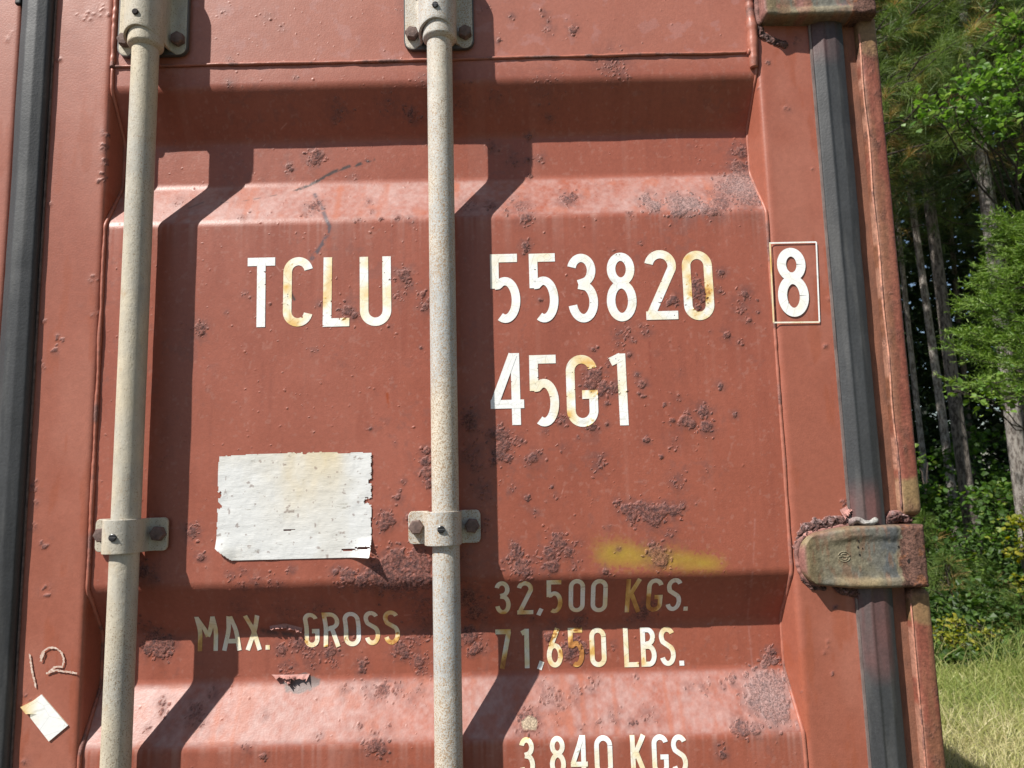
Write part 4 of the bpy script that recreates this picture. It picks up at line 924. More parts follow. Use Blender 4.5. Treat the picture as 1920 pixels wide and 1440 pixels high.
    bead('hinge_weld', pts, 0.0046 if not round_left else 0.0040, seed+20, M_WORN, h, (0.36, 0.17, 0.14), 1.0)
    # knuckle edge and pin
    V, F, T = tube_data([(0.551, 0.012, z) for z in (z0-0.003, z0+0.001, z1-0.001, z1+0.003)], [0.008, 0.0085, 0.0085, 0.008], 18)
    c = np.zeros((len(V), 3)); c[:] = (0.18, 0.085, 0.055)
    link('hinge_pin', mesh_from('hinge_pin', V, F, T, {'Col': c, 'Rust': np.ones(len(V))}), M_WORN).parent = h
    return h
h1 = make_hinge(HZ[1], True, 1001, 'rounded hinge blade, olive with rusty knuckle')
h2 = make_hinge(HZ[0], False, 1101, 'square-ended hinge blade, olive with red flecks')
h3 = h1.copy(); COL.objects.link(h3); h3.location.z -= 0.83; h3['label'] = 'lowest rounded hinge blade'
for ch in list(h1.children): q = ch.copy(); COL.objects.link(q); q.parent = h3
# corroded, torn skin above the middle hinge
def scab(pts, r0, n, seed, parent, name='rust_scab', ybase=-0.004):
    g = np.random.default_rng(seed); V = []; F = []; n_ = 0
    P = densify3([(*[at(px, py, ybase)[0]], ybase, at(px, py, ybase)[1]) for px, py in pts], 0.0015)
    for k in range(n):
        c = P[g.integers(len(P))]+g.normal(0, 1, 3)*np.array([r0, r0*0.3, r0])*0.9
        m_, q = 6, 5; th = np.linspace(0, 2*np.pi, m_, endpoint=False); ph = np.linspace(0.15, np.pi-0.15, q)
        rr = r0*g.uniform(0.3, 1.1); sc = g.uniform(0.5, 1.4, 3)*np.array([1, .6, .8])
        D = np.array([[math.sin(b)*math.cos(a), math.sin(b)*math.sin(a), math.cos(b)] for b in ph for a in th])*(rr*g.uniform(0.6, 1.2, (m_*q, 1)))*sc
        V.append(c+D); i = np.arange(q-1)[:, None]; j = np.arange(m_)[None]; F.append((np.stack([i*m_+j, i*m_+(j+1) % m_, (i+1)*m_+(j+1) % m_, (i+1)*m_+j], -1).reshape(-1, 4))+n_); n_ += m_*q
    V = np.vstack(V); rnd = g.random(len(V)); c = np.zeros((len(V), 3)); c[:] = (0.17, 0.085, 0.075); c = mixc(c, (0.40, 0.26, 0.24), (rnd > .72).astype(float)*.7)
    o = link(name, mesh_from(name, V, np.vstack(F), attrs={'Col': c, 'Rust': np.ones(len(V))}), M_WORN); o.parent = parent; return o
def crust(pts, w, seed, parent, ybase=-0.003, h=0.006, edge=(0.33, 0.17, 0.145)):
    """ragged corroded sheet following a pixel path"""
    P = np.array([at(px, py, ybase) for px, py in pts]); x0, x1 = P[:, 0].min()-w*1.6, P[:, 0].max()+w*1.6; z0, z1 = P[:, 1].min()-w*1.6, P[:, 1].max()+w*1.6
    X, Z = np.meshgrid(np.arange(x0, x1, 0.0010), np.arange(z0, z1, 0.0010)); D = np.full(X.shape, 9.0)
    for (a0, b0), (a1, b1) in zip(P[:-1], P[1:]):
        L2 = (a1-a0)**2+(b1-b0)**2+1e-9; t = np.clip(((X-a0)*(a1-a0)+(Z-b0)*(b1-b0))/L2, 0, 1); D = np.minimum(D, np.hypot(X-a0-t*(a1-a0), Z-b0-t*(b1-b0)))
    q = 1-D/w+(fbm(X, Z, 0.010, seed)-0.5)*1.5; rg = np.abs(fbm(X, Z, 0.006, seed+1, 3)-0.5)*2; f2 = fbm(X, Z, 0.0035, seed+2)
    Y = ybase-h*np.clip(q, 0, 1)**0.5*(0.25+1.2*(1-rg)*f2)-0.0003
    Y = np.where(q < 0.03, ybase+0.002, Y)
    c = np.zeros(X.shape+(3,)); c[:] = (0.13, 0.068, 0.058); c = mixc(c, (0.055, 0.033, 0.030), sstep(0.5, .35, f2)); c = mixc(c, edge, sstep(.22, .10, q)*0.8); c = mixc(c, (0.34, 0.24, 0.225), sstep(.60, .68, fbm(X, Z, 0.008, seed+3))*.7)
    kp = q > 0.0
    o = link('rust_scab', mesh_from('rust_scab', np.stack([X, Y, Z], -1).reshape(-1, 3), grid_faces(*X.shape, mask=kp[:-1, :-1]), attrs={'Col': c.reshape(-1, 3), 'Rust': np.ones(X.size)}), M_WORN); o.parent = parent
crust([(1500, 1030), (1502, 1008), (1514, 992), (1535, 984), (1562, 979), (1590, 976)], 0.0085, 1201, stR, h=0.007)
crust([(1497, 1060), (1504, 1085), (1520, 1100), (1545, 1104)], 0.0036, 1203, stR, h=0.004)
crust([(1570, 1103), (1606, 1110)], 0.0075, 1206, stR, h=0.008)
crust([(1418, 5), (1419, 50), (1430, 66), (1452, 78), (1470, 84)], 0.0060, 1204, stR, h=0.005)
crust([(1664, 976), (1676, 968), (1700, 972)], 0.0075, 1207, post, ybase=-0.002, h=0.010)
crust([(1590, 930), (1592, 948)], 0.0030, 1208, stR, h=0.003)
def hole_poly(pts, y, parent):
    mb = MB(); mb.add([(at(px, py, y)[0], y, at(px, py, y)[1]) for px, py in pts], [tuple(range(len(pts)))]); mb.build('rust_hole', M_HOLE, parent)
hole_poly([(1582, 962), (1592, 952), (1596, 972), (1584, 974), (1576, 970)], -0.0042, stR)
fk = flake('paint_flake', ([(1572, 956), (1594, 944)], [(1580, 972), (1592, 954)]), 5, stR, 0.007, M_WORN)
# putty-like lump bridging gasket and hinge
V, F, T = tube_data(densify3([(at(1593, 979, -.016)[0], -.014, at(1593, 979, -.016)[1]), (at(1606, 975, -.016)[0], -.018, at(1606, 976, -.016)[1]), (at(1628, 980, -.016)[0], -.018, at(1628, 981, -.016)[1]), (at(1642, 977, -.016)[0], -.015, at(1642, 977, -.016)[1])], .002),
                    0.0045, 12)
V = V+np.stack([vnoise(V[:, 0], V[:, 2], .004, 7), vnoise(V[:, 0], V[:, 2], .004, 8), vnoise(V[:, 0], V[:, 2], .005, 9)], -1)*.0035-.0017
c = np.zeros((len(V), 3)); c[:] = (0.22, 0.16, 0.15); c = mixc(c, (0.36, .36, .33), sstep(.46, .49, V[:, 0]))
link('sealant_lump', mesh_from('sealant_lump', V, F, T, {'Col': c, 'Rust': np.full(len(V), .6)}), M_WORN).parent = gR

exec_bg = True
# ================================================================ BACKGROUND
def B(px, py, Y):
    x, z = at(px, py, Y); return np.array([x, Y, z])
def mat_leaf(name, c1, c2, c3, trans=0.35, spec=0.35, rough=0.5):
    m, nt, N, L, bs = newmat(name)
    a = nd(N, 'ShaderNodeAttribute', attribute_name='Tint')
    col = ramp(N, L, a.outputs['Fac'], [(0.0, c1), (0.55, c2), (1.0, c3)])
    L.new(col, bs.inputs['Base Color']); bs.inputs['Roughness'].default_value = rough; bs.inputs['Specular IOR Level'].default_value = spec
    tr = nd(N, 'ShaderNodeBsdfTranslucent'); hs = nd(N, 'ShaderNodeHueSaturation'); hs.inputs['Value'].default_value = 1.5; hs.inputs['Saturation'].default_value = 1.15
    L.new(col, hs.inputs['Color']); L.new(hs.outputs[0], tr.inputs[0])
    ms = nd(N, 'ShaderNodeMixShader'); ms.inputs[0].default_value = trans
    L.new(bs.outputs[0], ms.inputs[1]); L.new(tr.outputs[0], ms.inputs[2]); L.new(ms.outputs[0], N['Material Output'].inputs[0])
    return m
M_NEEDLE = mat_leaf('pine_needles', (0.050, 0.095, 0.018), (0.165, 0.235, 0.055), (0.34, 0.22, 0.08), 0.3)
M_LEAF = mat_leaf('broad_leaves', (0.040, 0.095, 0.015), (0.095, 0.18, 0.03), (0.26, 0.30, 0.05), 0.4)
M_SHADE_NEEDLE = mat_leaf('shaded_pine_needles', (0.020, 0.042, 0.010), (0.060, 0.10, 0.024), (0.22, 0.15, 0.06), 0.2)  # shaded copy of the pine needles, darkness put into the colour
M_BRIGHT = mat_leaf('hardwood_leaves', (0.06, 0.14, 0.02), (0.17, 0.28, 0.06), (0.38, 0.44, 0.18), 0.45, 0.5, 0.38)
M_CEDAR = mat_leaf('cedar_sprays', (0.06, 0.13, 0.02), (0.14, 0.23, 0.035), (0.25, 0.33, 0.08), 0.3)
M_DEEP = mat_leaf('shaded_wood_leaves', (0.012, 0.026, 0.007), (0.030, 0.055, 0.014), (0.07, 0.11, 0.025), 0.2)  # leaf colour darkened to stand for the shade deep in the wood
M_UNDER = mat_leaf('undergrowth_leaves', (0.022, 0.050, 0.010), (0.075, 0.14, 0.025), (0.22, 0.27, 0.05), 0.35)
M_GRASS = mat_leaf('grass_blades', (0.15, 0.22, 0.045), (0.36, 0.38, 0.13), (0.58, 0.52, 0.30), 0.4)
M_YELLOW = mat_leaf('yellowing_leaves', (0.12, 0.17, 0.02), (0.28, 0.28, 0.03), (0.42, 0.34, 0.05), 0.45)
def mat_bark(name, c1, c2):
    m, nt, N, L, bs = newmat(name)
    n_ = noise(N, L, 26, 7, 0.8, stretch=(1, 1, 0.35)); L.new(ramp(N, L, n_, [(0.44, c2), (0.54, c1)]), bs.inputs['Base Color'])
    bs.inputs['Roughness'].default_value = 0.9; bump(N, L, bs, n_, 0.05, 1.0); return m
M_BARK = mat_bark('pine_bark', (0.23, 0.195, 0.165), (0.05, 0.038, 0.03))
M_TWIG = mat_bark('twig_bark', (0.075, 0.055, 0.042), (0.03, 0.022, 0.017))
M_PALE = mat_bark('pale_bark', (0.40, 0.36, 0.32), (0.12, 0.095, 0.08))
def mat_ground():
    m, nt, N, L, bs = newmat('ground_soil')
    c = ramp(N, L, noise(N, L, 1.3, 8, 0.7), [(0.35, (0.10, 0.13, 0.035)), (0.55, (0.20, 0.19, 0.075)), (0.7, (0.27, 0.22, 0.12))])
    c = mix(N, L, 1.0, c, ramp(N, L, noise(N, L, 30, 5, 0.7), [(0.3, (0.6, 0.6, 0.6)), (0.7, (1.2, 1.2, 1.2))]), 'MULTIPLY')
    tc = nd(N, 'ShaderNodeTexCoord'); sp = nd(N, 'ShaderNodeSeparateXYZ'); L.new(tc.outputs['Object'], sp.inputs[0])
    mr = nd(N, 'ShaderNodeMapRange'); mr.inputs[1].default_value = 0.8; mr.inputs[2].default_value = 1.6; L.new(sp.outputs[0], mr.inputs[0])
    gr = ramp(N, L, noise(N, L, 45, 5, 0.8), [(0.35, (0.035, 0.030, 0.027)), (0.6, (0.10, 0.088, 0.08))])       # dark gravel, out of view, added to cut bounce light on the box
    c = mix(N, L, mr.outputs[0], gr, c)
    L.new(c, bs.inputs['Base Color']); bs.inputs['Roughness'].default_value = 0.95; bump(N, L, bs, noise(N, L, 25, 6, 0.7), 0.03); return m
gxx = np.concatenate([[-120, -60, -30], np.linspace(-15, 25, 60), [40, 70, 150]]); gyy = np.concatenate([[-80, -40, -20], np.linspace(-10, 30, 60), [50, 90, 160]])
GXX, GYY = np.meshgrid(gxx, gyy); GH = (fbm(GXX, GYY, 4.0, 1301)-0.5)*0.18*sstep(2.5, 6, GXX)+0.0
ground = link('ground', mesh_from('ground', np.stack([GXX, GYY, GH-0.02], -1).reshape(-1, 3), grid_faces(*GXX.shape)), mat_ground()); tag(ground, kind='structure')
def gh(x, y): return (fbm(np.asarray(x, float), np.asarray(y, float), 4.0, 1301)-0.5)*0.18*sstep(2.5, 6, np.asarray(x, float))-0.02

def blades(pos, dirs, length, width, bend, rng, tint, nseg=2):
    """thin curved blades: pos Nx3, dirs Nx3 unit"""
    n_ = len(pos); side = np.cross(dirs, rng.normal(size=(n_, 3))); side /= np.linalg.norm(side, axis=1)[:, None]+1e-9
    droop = bend[:, None]*np.array([0, 0, -1.0]); t = [0, 0.5, 1.0]
    L_ = length[:, None]; w = width[:, None]
    p0 = pos; p1 = pos+dirs*L_*0.55+droop*L_*0.25; p2 = pos+dirs*L_+droop*L_
    V = np.stack([p0-side*w/2, p0+side*w/2, p1-side*w*0.45, p1+side*w*0.45, p2], 1).reshape(-1, 3)
    b = np.arange(n_)[:, None]*5
    return V, b+np.array([[0, 1, 3, 2]]), b+np.array([[2, 3, 4]]), np.repeat(tint, 5)
def leaves(pos, size, rng, tint, aspect=0.6, up=0.55, curl=0.15):
    n_ = len(pos); nrm = rng.normal(size=(n_, 3)); nrm[:, 2] = np.abs(nrm[:, 2])+up; nrm /= np.linalg.norm(nrm, axis=1)[:, None]
    a = np.cross(nrm, rng.normal(size=(n_, 3))); a /= np.linalg.norm(a, axis=1)[:, None]; b = np.cross(nrm, a); s = size[:, None]
    w = aspect
    V = np.stack([pos-a*s*.5, pos-a*s*.12+b*s*w*.5+nrm*s*curl*.5, pos+a*s*.25+b*s*w*.33+nrm*s*curl*.3, pos+a*s*.5-nrm*s*curl, pos+a*s*.25-b*s*w*.33+nrm*s*curl*.3, pos-a*s*.12-b*s*w*.5+nrm*s*curl*.5], 1).reshape(-1, 3)
    k = np.arange(n_)[:, None]*6
    return V, np.vstack([k+np.array([[0, 1, 2, 5]]), k+np.array([[5, 2, 3, 4]])]), np.repeat(tint, 6)
def tuft(centers, axis, rng, n=34, ln=0.19, w=0.0034, spread=0.75):
    m_ = len(centers); c = np.repeat(centers, n, 0); ax = np.repeat(axis, n, 0)
    d = ax*0.8+rng.normal(size=(m_*n, 3))*spread; d /= np.linalg.norm(d, axis=1)[:, None]
    c = c-ax*rng.random((m_*n, 1))*0.06
    L_ = ln*rng.uniform(0.7, 1.15, m_*n); base_t = np.repeat(rng.beta(2, 4, m_), n); base_t = np.where(np.repeat(rng.random(m_) < 0.07, n), 0.95, base_t)
    return blades(c, d, L_, np.full(m_*n, w), rng.uniform(0.05, 0.4, m_*n), rng, np.clip(base_t+rng.normal(0, .07, m_*n), 0, 1))
def limb(p0, p1, r0, r1, rng, sag=0.1, n=8):
    t = np.linspace(0, 1, n)[:, None]; P = np.asarray(p0)*(1-t)+np.asarray(p1)*t; L_ = np.linalg.norm(np.asarray(p1)-np.asarray(p0))
    P[1:-1] += rng.normal(0, 0.02*L_, (n-2, 3)); P[:, 2] -= sag*L_*np.sin(t[:, 0]*np.pi)
    return P, np.linspace(r0, r1, n)
def merge_tubes(L_, seg=8):
    V = []; F = []; T = []; n_ = 0
    for P, r in L_:
        v, f, t = tube_data(P, r, seg); V.append(v); F.append(f+n_); T.append(t+n_); n_ += len(v)
    return np.vstack(V), np.vstack(F), np.vstack(T)
def thing(name, loc, label, cat, group=None):
    o = bpy.data.objects.new(name, None); COL.objects.link(o); o.location = loc; tag(o, label, cat, group); return o
def sub(root, name, me, mat):
    o = link(name, me, mat); o.parent = root; return o
def trunk_mesh(base, top, r0, r1, rng, wig=0.06, n=26, seg=16):
    t = np.linspace(0, 1, n); P = np.asarray(base)*(1-t)[:, None]+np.asarray(top)*t[:, None]
    P[:, 0] += wig*np.sin(t*7+rng.random()*6)*t; P[:, 1] += wig*np.sin(t*6+rng.random()*6)*t
    return P, r0*(1-t)**0.9+r1+0.35*r0*np.exp(-t*30)
def pine(px, py, Y, lean, height, r, seed, nb, z_lo, z_hi, reach, label, tufts=7, nn=34, w=0.0034, face=None, mat=None, bark=None):
    rng = np.random.default_rng(seed); b0 = B(px, py, Y); gx_, gy_ = b0[0], Y; g0 = float(gh(gx_, gy_))
    x_base = b0[0]-lean*(b0[2]-g0)
    root = thing('pine_tree', (x_base, Y, g0), label, 'tree', 'pines at the edge of the wood')
    P, R_ = trunk_mesh((0, 0, -0.05), (lean*height, 0, height), r, 0.015, rng)
    tubes = [(P, R_)]; cents = []; axes = []; lim = []
    for k in range(nb):
        z = z_lo+(z_hi-z_lo)*(k+rng.random())/nb; i = np.interp(z, P[:, 2], P[:, 0]); j = np.interp(z, P[:, 2], P[:, 1])
        a = rng.uniform(0, 2*np.pi) if face is None else rng.normal(face, 0.7); L_ = reach*rng.uniform(0.45, 1.1)*(1-0.5*max(0, (z-z_lo)/(height-z_lo)))
        e = np.array([i+math.cos(a)*L_, j+math.sin(a)*L_, z+rng.uniform(-0.1, 0.35)*L_])
        Q, rr = limb((i, j, z), e, max(0.008, r*0.10), 0.003, rng, 0.06); lim.append((Q, rr))
        for q in range(tufts):
            s = 0.30+0.70*(q+rng.random())/tufts; c = Q[int(s*7)]*(1-(s*7 % 1))+Q[min(7, int(s*7)+1)]*(s*7 % 1)
            off = rng.normal(0, 0.16, 3)*(0.5+0.5*s); cents.append(c+off); ax = (e-np.array([i, j, z]))/L_*0.7+off*2+np.array([0, 0, .35]); axes.append(ax/np.linalg.norm(ax))
    v, f, t = merge_tubes(tubes+lim, 12); tm = mesh_from('trunk', v, f, t); sub(root, 'trunk', tm, bark or M_BARK); tm.materials.append(M_TWIG)
    mi = np.ones(len(tm.polygons), np.int32); mi[:300] = 0; tm.polygons.foreach_set('material_index', mi); tm.update()
    if lim:
        v, f4, f3, ti = tuft(np.array(cents), np.array(axes), rng, nn, w=w); sub(root, 'crown', mesh_from('crown', v, f4, f3, {'Tint': ti}, smooth=False), mat or M_NEEDLE)
    return root
pine(1560, 160, 7.0, 0.0, 11, 0.12, 2001, 80, 5.0, 8.6, 2.5, 'pine whose bright long-needled boughs hang at the top beside the container post', 15, 46, .0034, face=-0.15)
pine(1850, 330, 9.5, -0.05, 14, 0.085, 2002, 60, 5.6, 11, 2.3, 'dark-barked pine rising behind the leafy bough at upper right', 14, 38, .0045)
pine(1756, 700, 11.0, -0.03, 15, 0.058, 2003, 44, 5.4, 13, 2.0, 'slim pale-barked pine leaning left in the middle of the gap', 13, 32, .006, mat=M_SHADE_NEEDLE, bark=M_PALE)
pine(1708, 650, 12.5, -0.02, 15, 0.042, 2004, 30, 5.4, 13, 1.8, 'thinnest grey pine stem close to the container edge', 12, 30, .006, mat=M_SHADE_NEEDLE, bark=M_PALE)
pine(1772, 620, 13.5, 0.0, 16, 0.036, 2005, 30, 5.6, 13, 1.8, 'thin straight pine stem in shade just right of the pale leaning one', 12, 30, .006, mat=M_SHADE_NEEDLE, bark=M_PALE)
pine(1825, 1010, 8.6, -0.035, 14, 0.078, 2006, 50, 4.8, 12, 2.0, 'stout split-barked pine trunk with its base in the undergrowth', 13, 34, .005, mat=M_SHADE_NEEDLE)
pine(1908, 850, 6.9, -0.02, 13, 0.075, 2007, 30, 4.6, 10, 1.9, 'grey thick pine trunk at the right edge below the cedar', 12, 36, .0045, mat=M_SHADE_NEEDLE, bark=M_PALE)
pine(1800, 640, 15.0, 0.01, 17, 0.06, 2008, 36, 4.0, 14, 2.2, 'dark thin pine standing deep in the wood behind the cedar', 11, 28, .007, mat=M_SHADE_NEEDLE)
def sapling(px, Y, h, seed, label):
    rng = np.random.default_rng(seed); b = B(px, 1000, Y); g0 = float(gh(b[0], Y)); root = thing('pine_sapling', (b[0], Y, g0), label, 'young pine', 'pine saplings in the undergrowth')
    n_ = 34; z = np.linspace(.08, h, n_); a = rng.uniform(0, 6.28, n_); rad = 0.34*(1.1-z/h); c = np.column_stack([np.cos(a)*rad, np.sin(a)*rad, z]); ax = np.column_stack([np.cos(a), np.sin(a), np.full(n_, .7)]); ax /= np.linalg.norm(ax, axis=1)[:, None]
    v, f4, f3, ti = tuft(c, ax, rng, 48, ln=.20, w=.0032, spread=.6); sub(root, 'crown', mesh_from('crown', v, f4, f3, {'Tint': ti}, smooth=False), M_NEEDLE)
    L_ = [(np.array([[0, 0, -.02], [0.01, 0, h*.5], [0, 0, h]]), np.array([.012, .008, .004]))]+[(np.array([[0, 0, k[2]*.8], k*np.array([.5, .5, .93]), k]), np.array([.005, .004, .003])) for k in c]
    v, f, t = merge_tubes(L_, 5); sub(root, 'trunk', mesh_from('trunk', v, f, t), M_TWIG)
sapling(1768, 6.6, .75, 2401, 'soft bright pine sapling nearest the container edge')
sapling(1845, 6.9, .62, 2402, 'low pine sapling at the foot of the stout trunk')
sapling(1735, 7.4, 1.1, 2403, 'tallest pine sapling half hidden by the container post')
sapling(1900, 6.2, .45, 2404, 'shortest pine sapling under the yellow-leaved shrub')

def broad(name, root_px, Y, clusters, n_each, size, mat, label, cat, seed, spread=0.28, aspect=0.75, stem_r=0.03, tlo=0, thi=1):
    """clusters: list of (px, py, Ycluster, radius m)"""
    rng = np.random.default_rng(seed); b = B(root_px, 900, Y); g0 = float(gh(b[0], Y)); root = thing(name, (b[0], Y, g0), label, cat)
    o = np.array([b[0], Y, g0]); tubes = []; VV = []; TT = []
    zt = max(B(p[0], p[1], p[2])[2]-g0 for p in clusters)
    P, R_ = trunk_mesh((0, 0, -0.03), (0.1, 0.05, zt*0.97), stem_r, 0.006, rng, 0.08, 16); tubes.append((P, R_))
    for (px, py, Yc, rad) in clusters:
        c = B(px, py, Yc)-o; z = min(max(0.15, c[2]*0.72), zt*.95); s = np.array([np.interp(z, P[:, 2], P[:, 0]), np.interp(z, P[:, 2], P[:, 1]), z])
        Q, rr = limb(s, c, stem_r*0.42, 0.004, rng, -0.05); tubes.append((Q, rr))
        n_ = int(n_each*(rad/0.3)**2)
        tw = rng.normal(size=(max(4, n_//9), 3)); tw /= np.linalg.norm(tw, axis=1)[:, None]; tw *= rad*rng.uniform(0.3, 1.1, (len(tw), 1)); tw[:, 2] *= 0.6
        for d in tw[:40]: tubes.append(limb(c, c+d, 0.005, 0.002, rng, 0.03, 5))
        k = rng.integers(0, len(tw), n_); u = rng.random((n_, 1))**0.6; pos = c+tw[k]*u+rng.normal(0, size*0.8, (n_, 3))
        VV.append(pos); TT.append(np.clip(rng.beta(2, 2.5, n_)*(thi-tlo)+tlo, 0, 1))
    pos = np.vstack(VV); v, f, ti = leaves(pos, size*rng.uniform(0.6, 1.25, len(pos)), rng, np.concatenate(TT), aspect)
    sub(root, 'crown', mesh_from('crown', v, f, None, {'Tint': ti}, smooth=False), mat)
    v, f, t = merge_tubes(tubes, 6); sub(root, 'trunk' if cat == 'tree' else 'stem', mesh_from('trunk', v, f, t), M_TWIG)
    return root
broad('broadleaf_tree', 2010, 5.2, [(1890, 130, 4.7, .34), (1840, 150, 4.6, .30), (1800, 165, 4.5, .24), (1870, 240, 4.6, .24), (1790, 200, 4.5, .26), (1740, 205, 4.45, .16), (1880, 210, 4.6, .30), (1910, 60, 4.8, .30), (1960, 150, 5, .4), (1830, 240, 4.6, .16), (1980, 280, 5, .4)], 105, 0.066, M_BRIGHT,
      'leafy hardwood reaching a bright bough across the top of the gap', 'tree', 2101, thi=.8)
broad('climbing_vine', 1990, 4.6, [(1800, 735, 4.3, .10), (1835, 745, 4.3, .14), (1870, 760, 4.35, .14), (1905, 745, 4.4, .15), (1860, 720, 4.3, .12)], 120, 0.055, M_CEDAR, 'pale round-leaved vine hanging under the cedar sprays', 'vine', 2102, stem_r=.012)
broad('yellow_shrub', 1925, 6.4, [(1912, 985, 6.3, .18), (1915, 1040, 6.3, .2), (1925, 1095, 6.3, .2), (1950, 1000, 6.4, .4)], 130, 0.06, M_YELLOW, 'yellow-leaved shrub cut off by the right edge', 'shrub', 2103)
broad('low_shrub', 1810, 5.7, [(1790, 1205, 5.6, .20), (1825, 1215, 5.6, .17), (1765, 1195, 5.6, .17), (1850, 1190, 5.7, .17), (1795, 1170, 5.7, .15)], 260, 0.040, M_YELLOW, 'small yellow-green shrub at the edge of the mown grass', 'shrub', 2104, stem_r=.01)
broad('dark_shrub', 1735, 8.2, [(1735, 930, 8, .35), (1750, 1000, 7.9, .35), (1740, 1060, 7.9, .35), (1720, 860, 8.5, .25)], 70, 0.085, M_LEAF, 'green shrub against the container edge below the pines', 'shrub', 2105)
broad('dark_shrub', 1860, 8.0, [(1850, 940, 8, .4), (1870, 1010, 7.8, .45), (1900, 930, 8, .4), (1840, 1080, 7.8, .35), (1800, 1060, 8, .3)], 75, 0.085, M_LEAF, 'green shrub wrapping the foot of the stout split-barked trunk', 'shrub', 2106)
broad('understory_tree', 1800, 11.5, [(1780, 860, 11, .5), (1830, 830, 11, .6), (1850, 900, 11, .7), (1730, 960, 11, .6), (1790, 960, 11, .7), (1900, 560, 12, .5)], 55, 0.10, M_LEAF, 'dim broad-leaved sapling between the pine trunks', 'tree', 2107, thi=.6)

# red cedar with feathery sprays
def cedar(px, Y, z_lo, z_hi, reach, seed, label, n_b=90):
    rng = np.random.default_rng(seed); b = B(px, 900, Y); g0 = float(gh(b[0], Y)); root = thing('cedar_tree', (b[0], Y, g0), label, 'tree')
    P, R_ = trunk_mesh((0, 0, -.05), (0.02, 0, z_hi+.4), 0.06, 0.008, rng, .03, 14); tubes = [(P, R_)]; pos = []; dirs = []; ln = []
    for k in range(n_b):
        t = (k+rng.random())/n_b; z = z_lo+(z_hi-z_lo)*t; a = rng.uniform(0, 2*np.pi); L_ = reach*(1.0-0.65*t)*rng.uniform(.6, 1.12)
        d = np.array([math.cos(a), math.sin(a), rng.uniform(.05, .45)]); d /= np.linalg.norm(d); s = np.array([P[0, 0], 0, z]); Q, rr = limb(s, s+d*L_, .010, .002, rng, .05); tubes.append((Q, rr))
        m_ = 26
        for q in range(m_):
            u = 0.22+0.78*q/m_; c = s+d*L_*u+rng.normal(0, .02, 3); sd = np.cross(d, (0, 0, 1))*rng.choice([-1, 1])+d*rng.uniform(.6, 1.3)+np.array([0, 0, rng.uniform(-.3, .5)]); sd /= np.linalg.norm(sd)
            l2 = (0.20+.10*rng.random())*(1.05-.5*u); w_ = 12
            uu = np.linspace(0, 1, w_)[:, None]; cc = c+sd*l2*uu; pos.append(np.repeat(cc, 2, 0)); dd = sd*.9+rng.normal(0, .55, (w_*2, 3)); dirs.append(dd/np.linalg.norm(dd, axis=1)[:, None]); ln.append(np.full(w_*2, .045)*rng.uniform(.6, 1.2, w_*2))
    pos = np.vstack(pos); dirs = np.vstack(dirs); ln = np.concatenate(ln)
    v, f4, f3, ti = blades(pos, dirs, ln, np.full(len(pos), .0058), np.zeros(len(pos)), rng, np.clip(rng.beta(2.2, 2.2, len(pos)), 0, 1))
    sub(root, 'crown', mesh_from('crown', v, f4, f3, {'Tint': ti}, smooth=False), M_CEDAR); v, f, t = merge_tubes(tubes, 6); sub(root, 'trunk', mesh_from('trunk', v, f, t), M_TWIG)
cedar(1995, 4.7, 2.10, 3.60, 0.78, 2201, 'feathery bright green cedar filling the right edge at mid height', 84)

# far wood, undergrowth and grass (uncountable)
rng = np.random.default_rng(2301)
n_ = 150000; X = rng.uniform(0.5, 26, n_); Yp = rng.uniform(13.5, 26, n_); Z = 15*rng.random(n_)
m_ = fbm(X+Yp*.9, Z+Yp*.35, 1.4, 2302) > 0.38; X, Yp, Z = X[m_], Yp[m_], Z[m_]
n2 = 30000; X = np.r_[X, rng.uniform(-8, 48, n2)]; Yp = np.r_[Yp, rng.uniform(26, 40, n2)]; Z = np.r_[Z, 22*rng.random(n2)]
v, f, ti = leaves(np.column_stack([X, Yp, Z]), np.where(Yp > 26, rng.uniform(.35, .7, len(X)), rng.uniform(.12, .28, len(X))), rng, rng.beta(1.5, 5, len(X))*.8, .7)
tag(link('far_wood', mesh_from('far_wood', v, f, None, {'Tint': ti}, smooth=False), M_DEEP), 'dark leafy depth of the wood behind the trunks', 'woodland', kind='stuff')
n_ = 52000; X = rng.uniform(0.2, 15, n_); Yp = rng.uniform(6.8, 15, n_); Z = rng.uniform(7.6, 11.0, n_)+(Yp-6.8)*0.22; X = X-1.235*.3*(Z-8)  # high leaf layer, mostly out of view, added to shade the wood interior
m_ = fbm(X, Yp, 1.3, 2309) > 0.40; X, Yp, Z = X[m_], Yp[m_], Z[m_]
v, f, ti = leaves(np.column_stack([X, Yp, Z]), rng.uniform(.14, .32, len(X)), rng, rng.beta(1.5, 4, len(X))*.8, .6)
tag(link('shade_canopy', mesh_from('shade_canopy', v, f, None, {'Tint': ti}, smooth=False), M_DEEP), 'leaf canopy added high up to shade the pine trunks', 'canopy', kind='stuff')
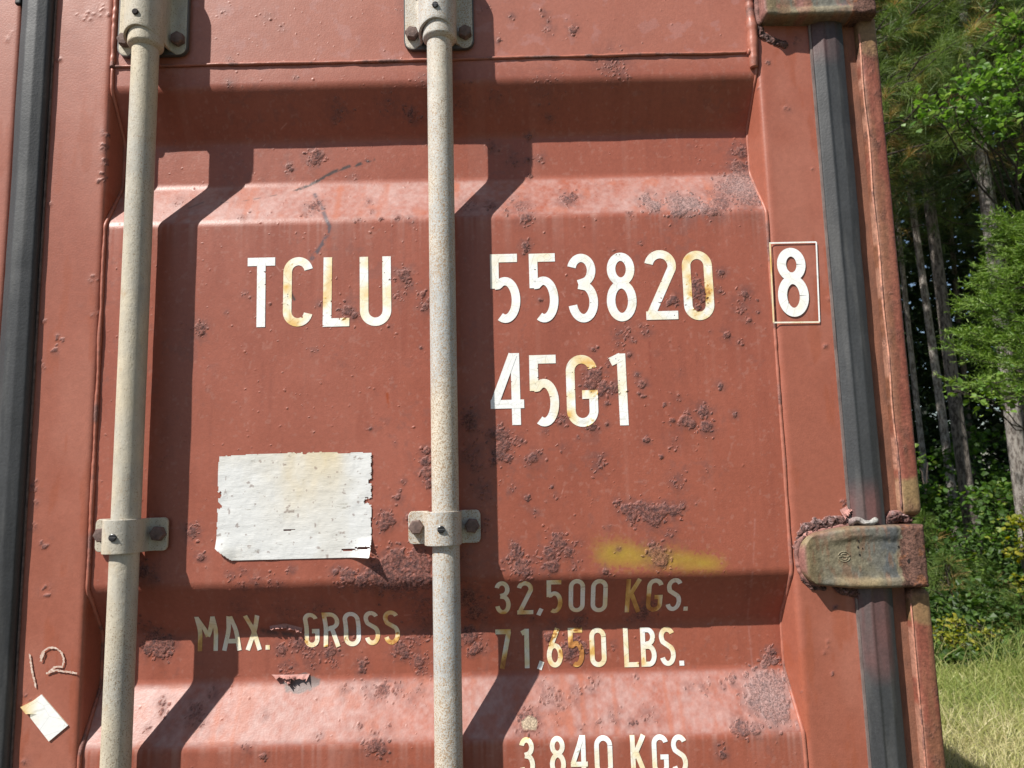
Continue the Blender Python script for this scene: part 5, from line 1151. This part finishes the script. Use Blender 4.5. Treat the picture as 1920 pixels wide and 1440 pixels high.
n_ = 95000; X = rng.uniform(1.9, 12, n_); Yp = 5.3+8*rng.random(n_)**1.35; hh = fbm(X, Yp, 1.0, 2305); Z = gh(X, Yp)+rng.random(n_)**0.9*(0.12+(0.35+3.6*np.clip(hh-.30, 0, 1))*sstep(5.2, 7.6, Yp))
k = fbm(X+0.7*Yp, Z*1.1+0.5*Yp, 0.34, 2307, 3) > 0.47; X, Yp, Z = X[k], Yp[k], Z[k]
v, f, ti = leaves(np.column_stack([X, Yp, Z]), rng.uniform(.025, .095, len(X)), rng, np.clip(rng.beta(1.5, 4.2, len(X))+0.35*(fbm(X, Yp, 0.7, 2308)-.4), 0, 1), .7)
tag(link('undergrowth', mesh_from('undergrowth', v, f, None, {'Tint': ti}, smooth=False), M_UNDER), 'leafy undergrowth along the foot of the pines', 'undergrowth', kind='stuff')
def grass(name, n_, x0, x1, y0, y1, h0, h1, w, label, mask=None, dry=0.4):
    X = rng.uniform(x0, x1, n_); Yp = rng.uniform(y0, y1, n_)
    if mask is not None: k = mask(X, Yp); X, Yp = X[k], Yp[k]
    n_ = len(X); d = np.column_stack([rng.normal(0, .5, n_), rng.normal(0, .5, n_), np.ones(n_)]); d /= np.linalg.norm(d, axis=1)[:, None]
    cl = fbm(X, Yp, 0.5, 2311); ln = rng.uniform(h0, h1, n_)*(0.30+1.4*cl)*rng.choice([1, 1, 1, 1.7], n_)
    v, f4, f3, ti = blades(np.column_stack([X, Yp, gh(X, Yp)]), d, ln, np.full(n_, w)*rng.uniform(.6, 1.3, n_), rng.uniform(.0, .8, n_), rng, np.clip(rng.beta(1.3, 2.2, n_)*.95+dry*(fbm(X, Yp, 1.1, 2312)-.35)+0.30*sstep(4.8, 3.2, Yp), 0, 1))
    tag(link(name, mesh_from(name, v, f4, f3, {'Tint': ti}, smooth=False), M_GRASS), label, 'grass', kind='stuff')
grass('short_grass', 120000, 0.8, 8.0, 1.2, 7.2, .05, .17, .004, 'sunlit rough grass beside the container', lambda X, Y: (X < .85*Y+1.6), .8)
grass('tall_grass', 20000, 2.2, 8.0, 4.7, 6.6, .10, .30, .005, 'taller grass at the wood edge', None, .2)
